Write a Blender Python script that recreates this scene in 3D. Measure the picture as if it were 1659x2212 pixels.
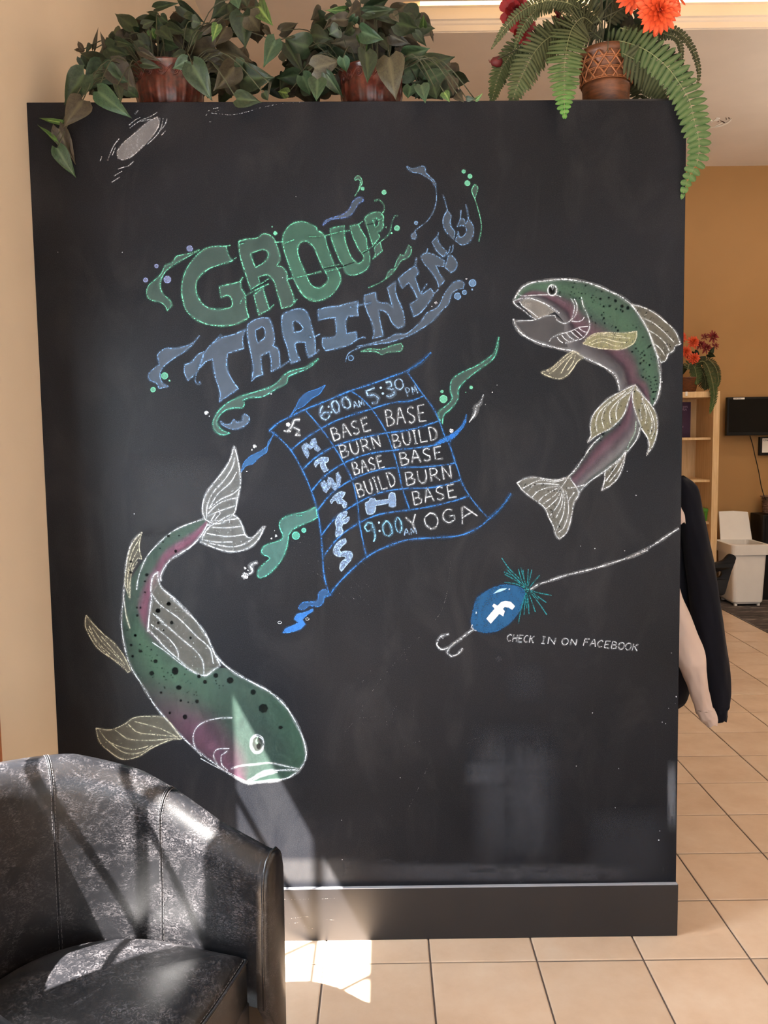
import bpy, bmesh, math, random
import numpy as np
from mathutils import Vector, Matrix
from mathutils.geometry import tessellate_polygon
for _o in list(bpy.data.objects): bpy.data.objects.remove(_o)
S = bpy.context.scene
COL = S.collection

# ------------------------------------------------------------------ camera (solved from the tile grid and the partition corners)
CF, CP, CY, CR = 1839.83, 0.0905, 0.0011, -0.0129
CAM = np.array([-0.877, -2.491, 1.540])
_sy, _cy, _sp, _cp = math.sin(CY), math.cos(CY), math.sin(CP), math.cos(CP)
FW = np.array([_sy*_cp, _cy*_cp, -_sp]); _R = np.array([_cy, -_sy, 0.0]); _U = np.cross(_R, FW)
RT = math.cos(CR)*_R + math.sin(CR)*_U; UP = -math.sin(CR)*_R + math.cos(CR)*_U
cd = bpy.data.cameras.new('camera'); cam = bpy.data.objects.new('camera', cd); COL.objects.link(cam)
cd.sensor_fit = 'AUTO'; cd.sensor_width = 36.0; cd.lens = CF/2212*36.0; cd.clip_start = 0.05; cd.clip_end = 200
cam.matrix_world = Matrix(((RT[0], UP[0], -FW[0], CAM[0]), (RT[1], UP[1], -FW[1], CAM[1]), (RT[2], UP[2], -FW[2], CAM[2]), (0, 0, 0, 1)))
S.camera = cam

# ------------------------------------------------------------------ world, sun, daylight, exposure
S.view_settings.view_transform = 'Standard'; S.view_settings.look = 'None'
S.view_settings.gamma = 1.0; S.view_settings.use_curve_mapping = False
S.view_settings.exposure = -0.07
S.cycles.transparent_max_bounces = 40
S.cycles.max_bounces = 8
S.cycles.sample_clamp_indirect = 6.0
W = bpy.data.worlds.new('sky'); S.world = W; W.use_nodes = True
wn = W.node_tree; wn.nodes.clear()
wo = wn.nodes.new('ShaderNodeOutputWorld'); wb = wn.nodes.new('ShaderNodeBackground'); ws = wn.nodes.new('ShaderNodeTexSky')
ws.sky_type = 'NISHITA'; ws.sun_disc = False; ws.sun_elevation = math.radians(56); ws.sun_rotation = math.radians(-130)
ws.air_density = 1.0; ws.dust_density = 1.2; ws.ozone_density = 1.0
wb.inputs['Strength'].default_value = 0.30
wn.links.new(ws.outputs[0], wb.inputs[0]); wn.links.new(wb.outputs[0], wo.inputs[0])
SUND = Vector((1, .8, -1.95)).normalized()
def lamp(name, kind, energy, color, loc=(0, 0, 0), d=(0, 0, -1), size=None, size_y=None, angle=None, portal=False):
    l = bpy.data.lights.new(name, kind); l.energy = energy; l.color = color
    if kind == 'AREA':
        l.shape = 'RECTANGLE'; l.size = size; l.size_y = size_y or size
        if portal: l.cycles.is_portal = True
    if angle is not None: l.angle = angle
    o = bpy.data.objects.new(name, l); COL.objects.link(o); o.location = loc
    o.rotation_euler = Vector(d).to_track_quat('-Z', 'Y').to_euler()
    return o
lamp('sun', 'SUN', 108.0, (1.0, .95, .89), (-6, -5, 9), SUND, angle=math.radians(.55))
# daylight entering by the openings of the room (storefront behind the camera, side window)
lamp('storefront_daylight', 'AREA', 48, (.80, .90, 1.0), (0.6, -4.4, 1.55), (0, 1, -.03), 4.4, 2.6)
lamp('side_window_daylight', 'AREA', 105, (.78, .90, 1.0), (-2.06, -.80, 1.2), (1, .12, -.1), .7, 1.4)
# the warm ceiling fixtures of the lobby, plus unseen uplights added for the ceiling
lamp('ceiling_lamp', 'AREA', 26, (1.0, .90, .78), (2.2, .9, 3.86), (0, 0, -1), 1.0, .5)
lamp('added_uplight', 'AREA', 55, (1.0, .90, .80), (3.4, 2.6, 2.5), (0, 0, 1), .6, .6)
lamp('added_uplight', 'AREA', 40, (1.0, .92, .84), (2.6, -1.4, 2.5), (0, 0, 1), .6, .6)
lamp('ceiling_lamp', 'AREA', 14, (1.0, .86, .70), (2.6, 3.7, 3.86), (0, 0, -1), 1.0, .5)

# ------------------------------------------------------------------ helpers
rnd = random.Random(7)
def ray(px, py): return FW + RT*((px-829.5)/CF) - UP*((py-1106)/CF)
def on(px, py, ax, v):
    d = ray(px, py); return CAM + d*((v-CAM[ax])/d[ax])
def at(px, py, y): return on(px, py, 1, y)
def pxm(y): return (y-CAM[1])/CF            # metres per photo pixel at depth plane y
WL = {}
def link(o, parent=None):
    COL.objects.link(o)
    if parent is not None:
        o.parent = parent; o.matrix_parent_inverse = Matrix.Translation(-Vector(WL.get(parent.name, (0, 0, 0))))
    return o
def tag(o, label=None, cat=None, group=None, kind=None):
    if label: o['label'] = label
    if cat: o['category'] = cat
    if group: o['group'] = group
    if kind: o['kind'] = kind
    return o
def empty(name, loc, label=None, cat=None, group=None, parent=None):
    o = bpy.data.objects.new(name, None); o.empty_display_size = .05
    link(o, parent); o.location = loc; WL[o.name] = tuple(loc); return tag(o, label, cat, group)
def mesh(name, v, f, mat, smooth=False):
    m = bpy.data.meshes.new(name); m.from_pydata([tuple(map(float, p)) for p in v], [], f)
    if mat: m.materials.append(mat)
    if smooth: m.polygons.foreach_set('use_smooth', [True]*len(m.polygons))
    m.update(); return m
def obj(name, v, f, mat, parent=None, smooth=False, label=None, cat=None, kind=None, group=None, bevel=0, seg=2):
    if parent is None and kind != 'structure':   # put the origin at the base
        a = np.array(v, float); c = np.array([a[:, 0].mean(), a[:, 1].mean(), a[:, 2].min()]); v = a-c
    else: c = None
    o = bpy.data.objects.new(name, mesh(name, v, f, mat, smooth)); link(o, parent)
    if c is not None: o.location = c; WL[o.name] = tuple(c)
    if bevel:
        b = o.modifiers.new('bevel', 'BEVEL'); b.width = bevel; b.segments = seg; b.limit_method = 'ANGLE'; b.angle_limit = math.radians(40)
    return tag(o, label, cat, group, kind)
class MB:
    def __init__(s): s.v = []; s.f = []
    def add(s, v, f):
        n = len(s.v); s.v += [tuple(map(float, p)) for p in v]; s.f += [tuple(i+n for i in q) for q in f]; return s
    def box(s, x0, x1, y0, y1, z0, z1):
        return s.add([(x0,y0,z0),(x1,y0,z0),(x1,y1,z0),(x0,y1,z0),(x0,y0,z1),(x1,y0,z1),(x1,y1,z1),(x0,y1,z1)],
            [(3,2,1,0),(4,5,6,7),(0,1,5,4),(1,2,6,5),(2,3,7,6),(3,0,4,7)])
    def prism(s, lo, hi):      # two loops of equal length
        n = len(lo)
        return s.add(list(lo)+list(hi), [tuple(range(n-1, -1, -1)), tuple(range(n, 2*n))]+[(i, (i+1) % n, (i+1) % n+n, i+n) for i in range(n)])
    def lathe(s, prof, c=(0, 0, 0), n=32, caps=True, rf=None):
        v = []; f = []
        for (r, z) in prof:
            for k in range(n):
                a = 2*math.pi*k/n; rr = r*(rf(a, z) if rf else 1)
                v.append((c[0]+rr*math.cos(a), c[1]+rr*math.sin(a), c[2]+z))
        for i in range(len(prof)-1):
            for k in range(n): k2 = (k+1) % n; f.append((i*n+k, i*n+k2, (i+1)*n+k2, (i+1)*n+k))
        if caps: f.append(tuple(range(n-1, -1, -1))); m = len(prof)-1; f.append(tuple(m*n+k for k in range(n)))
        return s.add(v, f)
    def tube(s, pts, r, n=8, caps=True):
        pts = [Vector(p) for p in pts]; v = []; f = []; prev = None
        for i, p in enumerate(pts):
            t = (pts[min(i+1, len(pts)-1)]-pts[max(i-1, 0)]).normalized()
            if prev is None: a = t.cross(Vector((0, 0, 1)) if abs(t.z) < .9 else Vector((1, 0, 0))).normalized()
            else: a = (prev - t*prev.dot(t)).normalized()
            prev = a; b = t.cross(a); rr = r[i] if isinstance(r, (list, tuple)) else r
            for k in range(n):
                q = 2*math.pi*k/n; v.append(p+a*rr*math.cos(q)+b*rr*math.sin(q))
        for i in range(len(pts)-1):
            for k in range(n): k2 = (k+1) % n; f.append((i*n+k, i*n+k2, (i+1)*n+k2, (i+1)*n+k))
        if caps: f.append(tuple(range(n-1, -1, -1))); m = len(pts)-1; f.append(tuple(m*n+k for k in range(n)))
        return s.add(v, f)
    def build(s, name, mat, parent=None, **k): return obj(name, s.v, s.f, mat, parent, **k)
def grid_faces(a, b, wrap=False):
    return [(i*b+j, i*b+(j+1) % b, (i+1)*b+(j+1) % b, (i+1)*b+j) for i in range(a-1) for j in range(b if wrap else b-1)]
def crom(P, n=6, closed=False, corner=60):
    """Catmull-Rom through P, keeping sharp corners."""
    P = [np.array(p, float) for p in P]; N = len(P)
    if N < 3: return P
    def tang(i):
        if closed: a, b = P[(i-1) % N], P[(i+1) % N]
        else:
            if i == 0 or i == N-1: return None
            a, b = P[i-1], P[i+1]
        u = P[i]-a; w = b-P[i]; nu, nw = np.linalg.norm(u), np.linalg.norm(w)
        if nu < 1e-9 or nw < 1e-9: return None
        if np.dot(u, w)/(nu*nw) < math.cos(math.radians(corner)): return None
        return (b-a)/(nu+nw)
    T = [tang(i) for i in range(N)]; out = []
    for i in range(N if closed else N-1):
        a, b = P[i], P[(i+1) % N]; L = np.linalg.norm(b-a)
        ta = T[i]*L if T[i] is not None else (b-a); tb = T[(i+1) % N]*L if T[(i+1) % N] is not None else (b-a)
        k = max(2, min(n, int(L/3)+1)) if L > 1 else n
        for j in range(k):
            t = j/k; t2 = t*t; t3 = t2*t
            out.append((2*t3-3*t2+1)*a+(t3-2*t2+t)*ta+(-2*t3+3*t2)*b+(t3-t2)*tb)
    if not closed: out.append(P[-1])
    return out
def crom3(P, n=6):
    P = [np.array(p, float) for p in P]; out = []
    for i in range(len(P)-1):
        p0 = P[max(i-1, 0)]; p1 = P[i]; p2 = P[i+1]; p3 = P[min(i+2, len(P)-1)]
        for j in range(n):
            t = j/n; out.append(.5*((2*p1)+(-p0+p2)*t+(2*p0-5*p1+4*p2-p3)*t*t+(-p0+3*p1-3*p2+p3)*t**3))
    out.append(P[-1]); return out

# ------------------------------------------------------------------ materials
def srgb(r, g, b):
    f = lambda c: (c/255/12.92) if c/255 <= .04045 else ((c/255+.055)/1.055)**2.4
    return (f(r), f(g), f(b))
class NT:
    def __init__(s, name):
        s.m = bpy.data.materials.new(name); s.m.use_nodes = True; s.t = s.m.node_tree
        s.p = s.t.nodes['Principled BSDF']; s.out = s.t.nodes['Material Output']
    def n(s, typ, **k):
        nd = s.t.nodes.new('ShaderNode'+typ)
        for a, b in k.items():
            if a.startswith('i_'): nd.inputs[a[2:].replace('_', ' ')].default_value = b
            else: setattr(nd, a, b)
        return nd
    def l(s, a, b): s.t.links.new(a, b)
    def obj_co(s):
        t = s.n('TexCoord'); return t.outputs['Object']
    def noise(s, scale, detail=3, rough=.5, co=None, vscale=None, dist=0):
        nd = s.n('TexNoise'); nd.inputs['Scale'].default_value = scale; nd.inputs['Detail'].default_value = detail
        nd.inputs['Roughness'].default_value = rough; nd.inputs['Distortion'].default_value = dist
        co = co or s.obj_co()
        if vscale:
            mp = s.n('Mapping'); mp.inputs['Scale'].default_value = vscale; s.l(co, mp.inputs[0]); co = mp.outputs[0]
        s.l(co, nd.inputs['Vector']); return nd.outputs['Fac']
    def ramp(s, fac, stops, interp='LINEAR'):
        r = s.n('ValToRGB'); r.color_ramp.interpolation = interp
        e = r.color_ramp.elements
        while len(e) > 1: e.remove(e[0])
        e[0].position = stops[0][0]; e[0].color = (*stops[0][1], 1) if len(stops[0][1]) == 3 else stops[0][1]
        for p, c in stops[1:]:
            q = e.new(p); q.color = (*c, 1)
        s.l(fac, r.inputs[0]); return r.outputs['Color']
    def mix(s, fac, a, b, blend='MIX'):
        m = s.n('Mix', data_type='RGBA', blend_type=blend)
        for v, i in ((fac, 0), (a, 6), (b, 7)):
            if hasattr(v, 'is_linked'): s.l(v, m.inputs[i])
            elif isinstance(v, (int, float)): m.inputs[i].default_value = v
            else: m.inputs[i].default_value = (*v, 1)
        return m.outputs[2]
    def math(s, op, a, b=0, c=0, clamp=False):
        m = s.n('Math', operation=op, use_clamp=clamp)
        for v, i in ((a, 0), (b, 1), (c, 2)):
            if hasattr(v, 'is_linked'): s.l(v, m.inputs[i])
            else: m.inputs[i].default_value = v
        return m.outputs[0]
    def base(s, v):
        if hasattr(v, 'is_linked'): s.l(v, s.p.inputs['Base Color'])
        else: s.p.inputs['Base Color'].default_value = (*v, 1)
        return s
    def rough(s, v):
        if hasattr(v, 'is_linked'): s.l(v, s.p.inputs['Roughness'])
        else: s.p.inputs['Roughness'].default_value = v
        return s
    def bump(s, h, strength=.3, dist=.002):
        b = s.n('Bump'); b.inputs['Strength'].default_value = strength; b.inputs['Distance'].default_value = dist
        s.l(h, b.inputs['Height']); s.l(b.outputs[0], s.p.inputs['Normal']); return s
def simple(name, col, rough=.5, var=.06, scale=12, metal=0, bump=0, bscale=200, spec=.5):
    t = NT(name); d = tuple(max(0, c*(1-var)) for c in col); u = tuple(min(1, c*(1+var)) for c in col)
    t.base(t.ramp(t.noise(scale), [(.3, d), (.7, u)])); t.rough(rough); t.p.inputs['Metallic'].default_value = metal
    t.p.inputs['Specular IOR Level'].default_value = spec
    if bump: t.bump(t.noise(bscale, 4), bump, .001)
    return t.m
def m_wall(name, col, spec=.35):
    t = NT(name); d = tuple(c*.95 for c in col); u = tuple(min(1, c*1.04) for c in col)
    t.base(t.ramp(t.noise(1.6, 3), [(.35, d), (.65, u)])); t.rough(.62); t.p.inputs['Specular IOR Level'].default_value = spec
    t.bump(t.noise(160, 3), .12, .0012); return t.m
M = {}
M['beige'] = m_wall('beige_wall_paint', srgb(220, 202, 178))
M['ceiling'] = m_wall('ceiling_paint', srgb(240, 228, 214), .2)
M['ochre'] = m_wall('ochre_wall_paint', srgb(166, 126, 78))
M['white'] = simple('white_plastic', srgb(236, 230, 222), .35, .02)
M['black_plastic'] = simple('black_plastic', srgb(14, 13, 13), .45, .1, spec=.25)
M['screen'] = simple('dark_screen', srgb(4, 4, 4), .2, .05, spec=.15)
M['outside'] = simple('concrete_paving', srgb(150, 146, 138), .8, .1, 3); M['asphalt'] = simple('asphalt', srgb(84, 84, 86), .9, .12, 3)
M['alu'] = simple('window_frame_paint', srgb(70, 62, 55), .4, .05)
M['terra'] = simple('stained_window_casing', srgb(150, 92, 56), .5, .1, 14)
def m_board():
    t = NT('chalkboard_paint'); co = t.obj_co()
    big = t.noise(1.7, 4, .55, co, dist=.6); mid = t.noise(6, 5, .6, co, (1, 1, .45), dist=1.2); fine = t.noise(420, 2, .5, co)
    c = t.ramp(big, [(.3, srgb(17, 18, 22)), (.72, srgb(26, 27, 32))])
    c = t.mix(t.math('MULTIPLY', t.ramp(mid, [(.5, (0, 0, 0)), (.85, (1, 1, 1))]), .06), c, srgb(120, 118, 118))
    sep = t.n('SeparateXYZ'); t.l(co, sep.inputs[0])
    c = t.mix(t.math('MULTIPLY', t.ramp(fine, [(.45, (0, 0, 0)), (.8, (1, 1, 1))]), .025), c, srgb(200, 200, 200))
    t.base(c); t.rough(t.math('ADD', t.math('MULTIPLY', mid, .06), .36)); t.p.inputs['Specular IOR Level'].default_value = .085
    t.bump(t.noise(230, 3, .6, co), .13, .0015); return t.m
M['board'] = m_board()
M['plinth'] = simple('black_base_paint', srgb(26, 25, 27), .42, .12, 5, bump=.06, bscale=90)
def chalk(name, soft):
    t = NT(name); a = t.n('Attribute', attribute_name='Col', attribute_type='GEOMETRY')
    co = t.obj_co(); al = a.outputs['Alpha']
    if soft:
        n1 = t.noise(300, 3, .7, co); n2 = t.noise(26, 4, .6, co, (1, 1, .5), 1.0)
        k = t.math('ADD', t.math('MULTIPLY', n1, .9), t.math('MULTIPLY', n2, 1.0))
        op = t.math('MULTIPLY', al, t.math('ADD', k, .02), clamp=True)
    else:
        n1 = t.noise(290, 3, .8, co); n2 = t.noise(90, 2, .5, co)
        k = t.math('ADD', t.math('MULTIPLY', n1, .8), t.math('MULTIPLY', n2, .2))
        op = t.math('MULTIPLY', t.math('ADD', t.math('SUBTRACT', t.math('ADD', t.math('MULTIPLY', al, .385), .205), k), .045), 16, clamp=True)
        op = t.math('MULTIPLY', op, .92)
    t.base(a.outputs['Color']); t.rough(.95); t.p.inputs['Specular IOR Level'].default_value = .05
    t.l(op, t.p.inputs['Alpha']); return t.m
M['line'] = chalk('chalk_line', False); M['smudge'] = chalk('chalk_dust', True)
def m_tile():
    t = NT('ceramic_floor_tile'); co = t.obj_co(); oi = t.n('ObjectInfo')
    ad = t.n('VectorMath', operation='ADD'); t.l(co, ad.inputs[0]); sc = t.n('VectorMath', operation='SCALE'); sc.inputs['Scale'].default_value = 40
    cb = t.n('CombineXYZ'); t.l(oi.outputs['Random'], cb.inputs[0]); t.l(oi.outputs['Random'], cb.inputs[1]); t.l(cb.outputs[0], sc.inputs[0]); t.l(sc.outputs[0], ad.inputs[1])
    n = t.noise(4.5, 5, .6, ad.outputs[0]); n2 = t.noise(24, 3, .6, ad.outputs[0])
    c = t.ramp(n, [(.28, srgb(192, 166, 142)), (.5, srgb(206, 182, 158)), (.75, srgb(216, 196, 174))])
    c = t.mix(t.math('MULTIPLY', n2, .35), c, srgb(192, 158, 124))
    hs = t.n('HueSaturation'); t.l(c, hs.inputs['Color']); t.l(t.math('ADD', t.math('MULTIPLY', oi.outputs['Random'], .10), .95), hs.inputs['Value'])
    t.base(hs.outputs[0]); t.rough(t.math('ADD', t.math('MULTIPLY', n2, .2), .30)); t.p.inputs['Specular IOR Level'].default_value = .4
    t.bump(t.noise(60, 3, .5, co), .08, .001); return t.m
M['tile'] = m_tile()
M['grout'] = simple('dark_grout', srgb(92, 80, 74), .9, .15, 60)
def m_carpet():
    t = NT('patterned_carpet'); co = t.obj_co()
    n = t.noise(7, 3, .6, co, (.6, 5, 1), .6); n2 = t.noise(300, 2, .5, co); n3 = t.noise(5, 2, .5, co)
    c = t.ramp(n, [(.42, srgb(48, 42, 42)), (.50, srgb(92, 82, 78)), (.56, srgb(56, 50, 48)), (.64, srgb(150, 140, 132))])
    c = t.mix(t.math('MULTIPLY', n2, .3), c, srgb(46, 40, 38)); t.base(c); t.rough(.95); t.bump(n2, .5, .003); return t.m
M['carpet'] = m_carpet()
def m_leather():
    t = NT('worn_black_leather'); co = t.obj_co()
    v = t.n('TexVoronoi', feature='DISTANCE_TO_EDGE'); v.inputs['Scale'].default_value = 240; t.l(co, v.inputs['Vector'])
    n = t.noise(9, 6, .72, co, dist=1.5); n2 = t.noise(70, 5, .7, co, (1, 1, 2.2), 2.5); n3 = t.noise(2.5, 2, .5, co)
    w = t.math('MULTIPLY', t.ramp(n, [(.42, (0, 0, 0)), (.72, (1, 1, 1))]), t.ramp(n2, [(.48, (0, 0, 0)), (.62, (1, 1, 1))]))
    c = t.mix(w, t.ramp(n3, [(.3, srgb(16, 16, 18)), (.7, srgb(25, 25, 28))]), srgb(96, 92, 94))
    t.base(c); t.rough(t.math('ADD', t.math('MULTIPLY', w, .25), t.math('MULTIPLY_ADD', n3, .12, .27)))
    t.p.inputs['Specular IOR Level'].default_value = .55
    h = t.math('ADD', t.math('MULTIPLY', t.math('MINIMUM', v.outputs['Distance'], .08), 4), t.math('MULTIPLY', n2, .5))
    t.bump(h, .16, .0009); return t.m
M['leather'] = m_leather()
M['thread'] = simple('grey_thread', srgb(104, 101, 102), .7)
def m_leaf(name, c1, c2, vein, rough=.42):
    t = NT(name); a = t.n('Attribute', attribute_name='uvw', attribute_type='GEOMETRY'); sp = t.n('SeparateColor'); t.l(a.outputs['Color'], sp.inputs[0])
    oi = t.n('ObjectInfo'); n = t.noise(22, 3, .6)
    c = t.ramp(n, [(.3, c1), (.7, c2)])
    hs = t.n('HueSaturation'); t.l(c, hs.inputs['Color']); t.l(t.math('MULTIPLY_ADD', oi.outputs['Random'], .5, .65), hs.inputs['Value'])
    t.l(t.math('MULTIPLY_ADD', oi.outputs['Random'], .04, .48), hs.inputs['Hue'])
    c = t.mix(t.math('MULTIPLY', sp.outputs[0], .6), hs.outputs[0], vein)
    c = t.mix(t.math('MULTIPLY', sp.outputs[1], .45), c, tuple(min(1, x*2.2) for x in c2))
    t.base(c); t.rough(rough); t.p.inputs['Specular IOR Level'].default_value = .28
    t.bump(t.math('ADD', t.noise(90, 3), t.math('MULTIPLY', sp.outputs[0], -1.2)), .25, .001); return t.m
M['leaf_dark'] = m_leaf('dark_green_leaf', srgb(24, 33, 22), srgb(38, 52, 33), srgb(70, 84, 54))
M['leaf_brown'] = m_leaf('olive_brown_leaf', srgb(42, 38, 30), srgb(62, 57, 43), srgb(88, 82, 62))
M['leaf_green'] = m_leaf('fresh_green_leaf', srgb(46, 72, 36), srgb(68, 94, 48), srgb(150, 176, 100))
M['leaf_blue'] = m_leaf('blue_green_leaf', srgb(34, 52, 37), srgb(50, 74, 50), srgb(84, 102, 74))
M['stem'] = simple('plant_stem', srgb(52, 54, 34), .7, .25, 30)
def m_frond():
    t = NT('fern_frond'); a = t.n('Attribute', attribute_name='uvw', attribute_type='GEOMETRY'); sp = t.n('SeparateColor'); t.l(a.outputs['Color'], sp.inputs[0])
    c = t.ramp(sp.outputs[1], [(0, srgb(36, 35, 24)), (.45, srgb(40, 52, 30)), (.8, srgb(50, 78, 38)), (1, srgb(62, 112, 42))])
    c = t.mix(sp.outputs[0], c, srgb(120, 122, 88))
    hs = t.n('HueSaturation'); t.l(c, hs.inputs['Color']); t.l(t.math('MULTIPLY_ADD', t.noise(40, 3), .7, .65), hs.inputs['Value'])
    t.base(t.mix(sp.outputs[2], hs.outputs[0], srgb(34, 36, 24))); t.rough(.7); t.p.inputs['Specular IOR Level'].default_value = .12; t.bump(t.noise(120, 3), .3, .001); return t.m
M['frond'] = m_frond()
def m_petal(name, a, b):
    t = NT(name); at_ = t.n('Attribute', attribute_name='uvw', attribute_type='GEOMETRY'); sp = t.n('SeparateColor'); t.l(at_.outputs['Color'], sp.inputs[0])
    t.base(t.ramp(sp.outputs[1], [(0, a), (1, b)])); t.rough(.6); t.bump(t.noise(300, 2), .2, .0006); return t.m
M['orange'] = m_petal('orange_petal', srgb(160, 44, 16), srgb(222, 84, 38)); M['red'] = m_petal('dark_red_petal', srgb(84, 10, 12), srgb(128, 20, 22))
def m_glaze():
    t = NT('oxblood_glaze'); n = t.noise(60, 4, .6); c = t.ramp(n, [(.35, srgb(48, 17, 12)), (.6, srgb(84, 34, 24)), (.8, srgb(112, 66, 52))])
    t.base(c); t.rough(.34); t.p.inputs['Coat Weight'].default_value = .08; t.bump(n, .1, .001); return t.m
M['glaze'] = m_glaze()
def m_wicker():
    t = NT('brown_wicker'); n = t.noise(30, 4, .6, None, (1, 1, 4)); t.base(t.ramp(n, [(.3, srgb(66, 36, 18)), (.7, srgb(120, 70, 38))])); t.rough(.5); t.bump(n, .4, .002); return t.m
M['wicker'] = m_wicker(); M['cane'] = simple('light_cane', srgb(138, 84, 48), .5, .15, 50)
def m_wood(name, a, b, vs=(8, 8, .6)):
    t = NT(name); n = t.noise(6, 5, .6, None, vs, .8); t.base(t.ramp(n, [(.3, a), (.7, b)])); t.rough(.45); t.bump(n, .05, .001); return t.m
M['birch'] = m_wood('birch_veneer', srgb(206, 168, 118), srgb(228, 196, 150))
def m_fabric(name, a, b, sc=900):
    t = NT(name); n = t.noise(5, 3); c = t.ramp(n, [(.3, a), (.7, b)]); t.base(c); t.rough(.92); t.p.inputs['Specular IOR Level'].default_value = .2
    t.p.inputs['Sheen Weight'].default_value = .04; t.bump(t.noise(sc, 2), .35, .0008); return t.m
M['navy'] = m_fabric('navy_fleece', srgb(9, 10, 18), srgb(14, 16, 26)); M['fleece'] = m_fabric('beige_fleece', srgb(186, 166, 154), srgb(202, 182, 170), 500)
M['sky_glass'] = None
t = NT('window_glass'); t.base((1, 1, 1)); t.rough(0); t.p.inputs['Alpha'].default_value = .06; M['glass'] = t.m
# ================================================================== THE ROOM
XL, YB, ZC = -1.865, 5.42, 3.909
MB().box(-7, 12, -14, -4.62, -.08, -.02).build('pavement', M['asphalt'], kind='structure', label=None)
MB().box(-7, -2.0, -4.62, 6, -.08, -.02).build('pavement', M['outside'], kind='structure')
# side wall with its window opening
WY0, WY1, WZ0, WZ1 = -1.20, -.418, .35, 2.075
w = MB(); w.box(-2.0, XL, WY1, YB+.14, 0, ZC); w.box(-2.0, XL, -2.0, WY0, 0, ZC); w.box(-2.0, XL, -4.62, -3.7, 0, ZC); w.box(-2.0, XL, -3.7, -2.0, 0, WZ0); w.box(-2.0, XL, -3.7, -2.0, WZ1, ZC); w.box(-2.0, XL, WY0, WY1, 0, WZ0); w.box(-2.0, XL, WY0, WY1, WZ1, ZC)
wall_left = w.build('wall_left', M['beige'], kind='structure')
obj('wall_back', *(lambda b: (b.v, b.f))(MB().box(XL, 5.3, YB, YB+.14, 0, ZC)), M['ochre'], kind='structure')
MB().box(5.2, 5.34, -4.62, YB, 0, ZC).build('wall_right', M['beige'], kind='structure')
w = MB(); w.box(XL, -1.7, -4.62, -4.5, 0, ZC); w.box(2.9, 5.2, -4.62, -4.5, 0, ZC); w.box(-1.7, 2.9, -4.62, -4.5, 3.05, ZC)
w.build('wall_front', M['beige'], kind='structure')
win = MB(); win.box(-1.7, 2.9, -4.6, -4.52, 0, .12).box(-1.7, 2.9, -4.6, -4.52, 2.97, 3.05).box(-1.7, 2.9, -4.6, -4.52, 2.1, 2.17)
for x in (-1.7, -.5, .7, 1.9, 2.84): win.box(x, x+.06, -4.6, -4.52, .12, 2.97)
win = win.build('window_2', M['alu'], kind='structure')
MB().box(-1.69, 2.89, -4.565, -4.559, .1, 3.0).build('pane', M['glass'], win)
# side window: frame, muntin grid, pane
fr = MB(); XG = -1.93
fr.box(XG-.025, XG+.025, WY1-.02, WY1+.0, WZ0, WZ1).box(XG-.025, XG+.025, WY0, WY0+.03, WZ0, WZ1).box(XG-.025, XG+.025, WY0, WY1, 1.98, WZ1).box(XG-.025, XG+.025, WY0, WY1, WZ0, WZ0+.04)
win1 = fr.build('window_1', M['alu'], kind='structure')
for y in (-.674, -.984): MB().box(XG-.008, XG+.008, y-.008, y+.008, WZ0, WZ1-.02).build('muntin', M['alu'], win1)
for z in (1.622, 1.312, 1.002, .692): MB().box(XG-.008, XG+.008, WY0+.02, WY1-.01, z-.006, z+.006).build('muntin', M['alu'], win1)
MB().box(XG-.003, XG+.003, WY0+.01, WY1-.01, WZ0+.02, WZ1-.02).build('pane', M['glass'], win1)
fr = MB(); fr.box(XG-.025, XG+.025, -3.7, -3.65, WZ0, WZ1).box(XG-.025, XG+.025, -2.05, -2.0, WZ0, WZ1).box(XG-.025, XG+.025, -3.7, -2.0, 2.0, WZ1).box(XG-.025, XG+.025, -3.7, -2.0, WZ0, WZ0+.05).box(XG-.02, XG+.02, -2.88, -2.84, WZ0, WZ1)
win3 = fr.build('added_window', M['alu'], kind='structure'); MB().box(XG-.003, XG+.003, -3.68, -2.02, WZ0+.02, WZ1-.02).build('pane', M['glass'], win3)  # added side window, out of view, put in for the sheen on the board
_ys = on(3, 1600, 0, XL+.012)[1]
MB().box(XL, XL+.012, WY1+.0, _ys, 0, WZ1+.10).build('trim_1', M['terra'], kind='structure')
# ceiling with the lit cove
OX, OY0, OY1 = -.73, 2.425, 2.797
c = MB(); c.box(XL, 5.2, -4.62, OY0, ZC, ZC+.1); c.box(XL, 5.2, OY1, YB+.14, ZC, ZC+.1); c.box(XL, OX, OY0, OY1, ZC, ZC+.1)
ceil = c.build('ceiling', M['ceiling'], kind='structure')
cv = MB(); cv.box(OX-.02, 5.2, OY0-.02, OY0, ZC+.1, ZC+.32).box(OX-.02, OX, OY0, OY1, ZC+.1, ZC+.32).box(OX-.02, 5.2, OY0-.02, OY1+.3, ZC+.30, ZC+.34)
prof = [(2.7965, 3.914), (2.790, 3.916), (2.790, 3.948), (2.782, 3.955), (2.778, 3.968), (2.766, 3.974), (2.766, 4.035), (2.756, 4.045), (2.7965, 4.05)]
lo = [(OX, a, b) for a, b in prof]; hi = [(5.2, a, b) for a, b in prof]
cv.prism(lo, hi); cv.box(OX, 5.2, 2.7975, 2.83, 4.012, 4.22); cove = cv.build('ceiling_cove', M['ceiling'], kind='structure')
t = NT('warm_light_tube'); t.p.inputs['Emission Color'].default_value = (1, .70, .34, 1); t.p.inputs['Emission Strength'].default_value = 5.0; t.base((1, .9, .7)); M['tube'] = t.m
ft = empty('light_fitting', (1.8, 2.785, 4.05), 'long warm light tube inside the ceiling cove above the plants', 'light')
for k in range(4):
    x0 = -.62+k*1.45; MB().tube([(x0, 2.782, 4.066), (x0+1.41, 2.782, 4.066)], .0135, 10).build('tube', M['tube'], ft)
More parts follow.
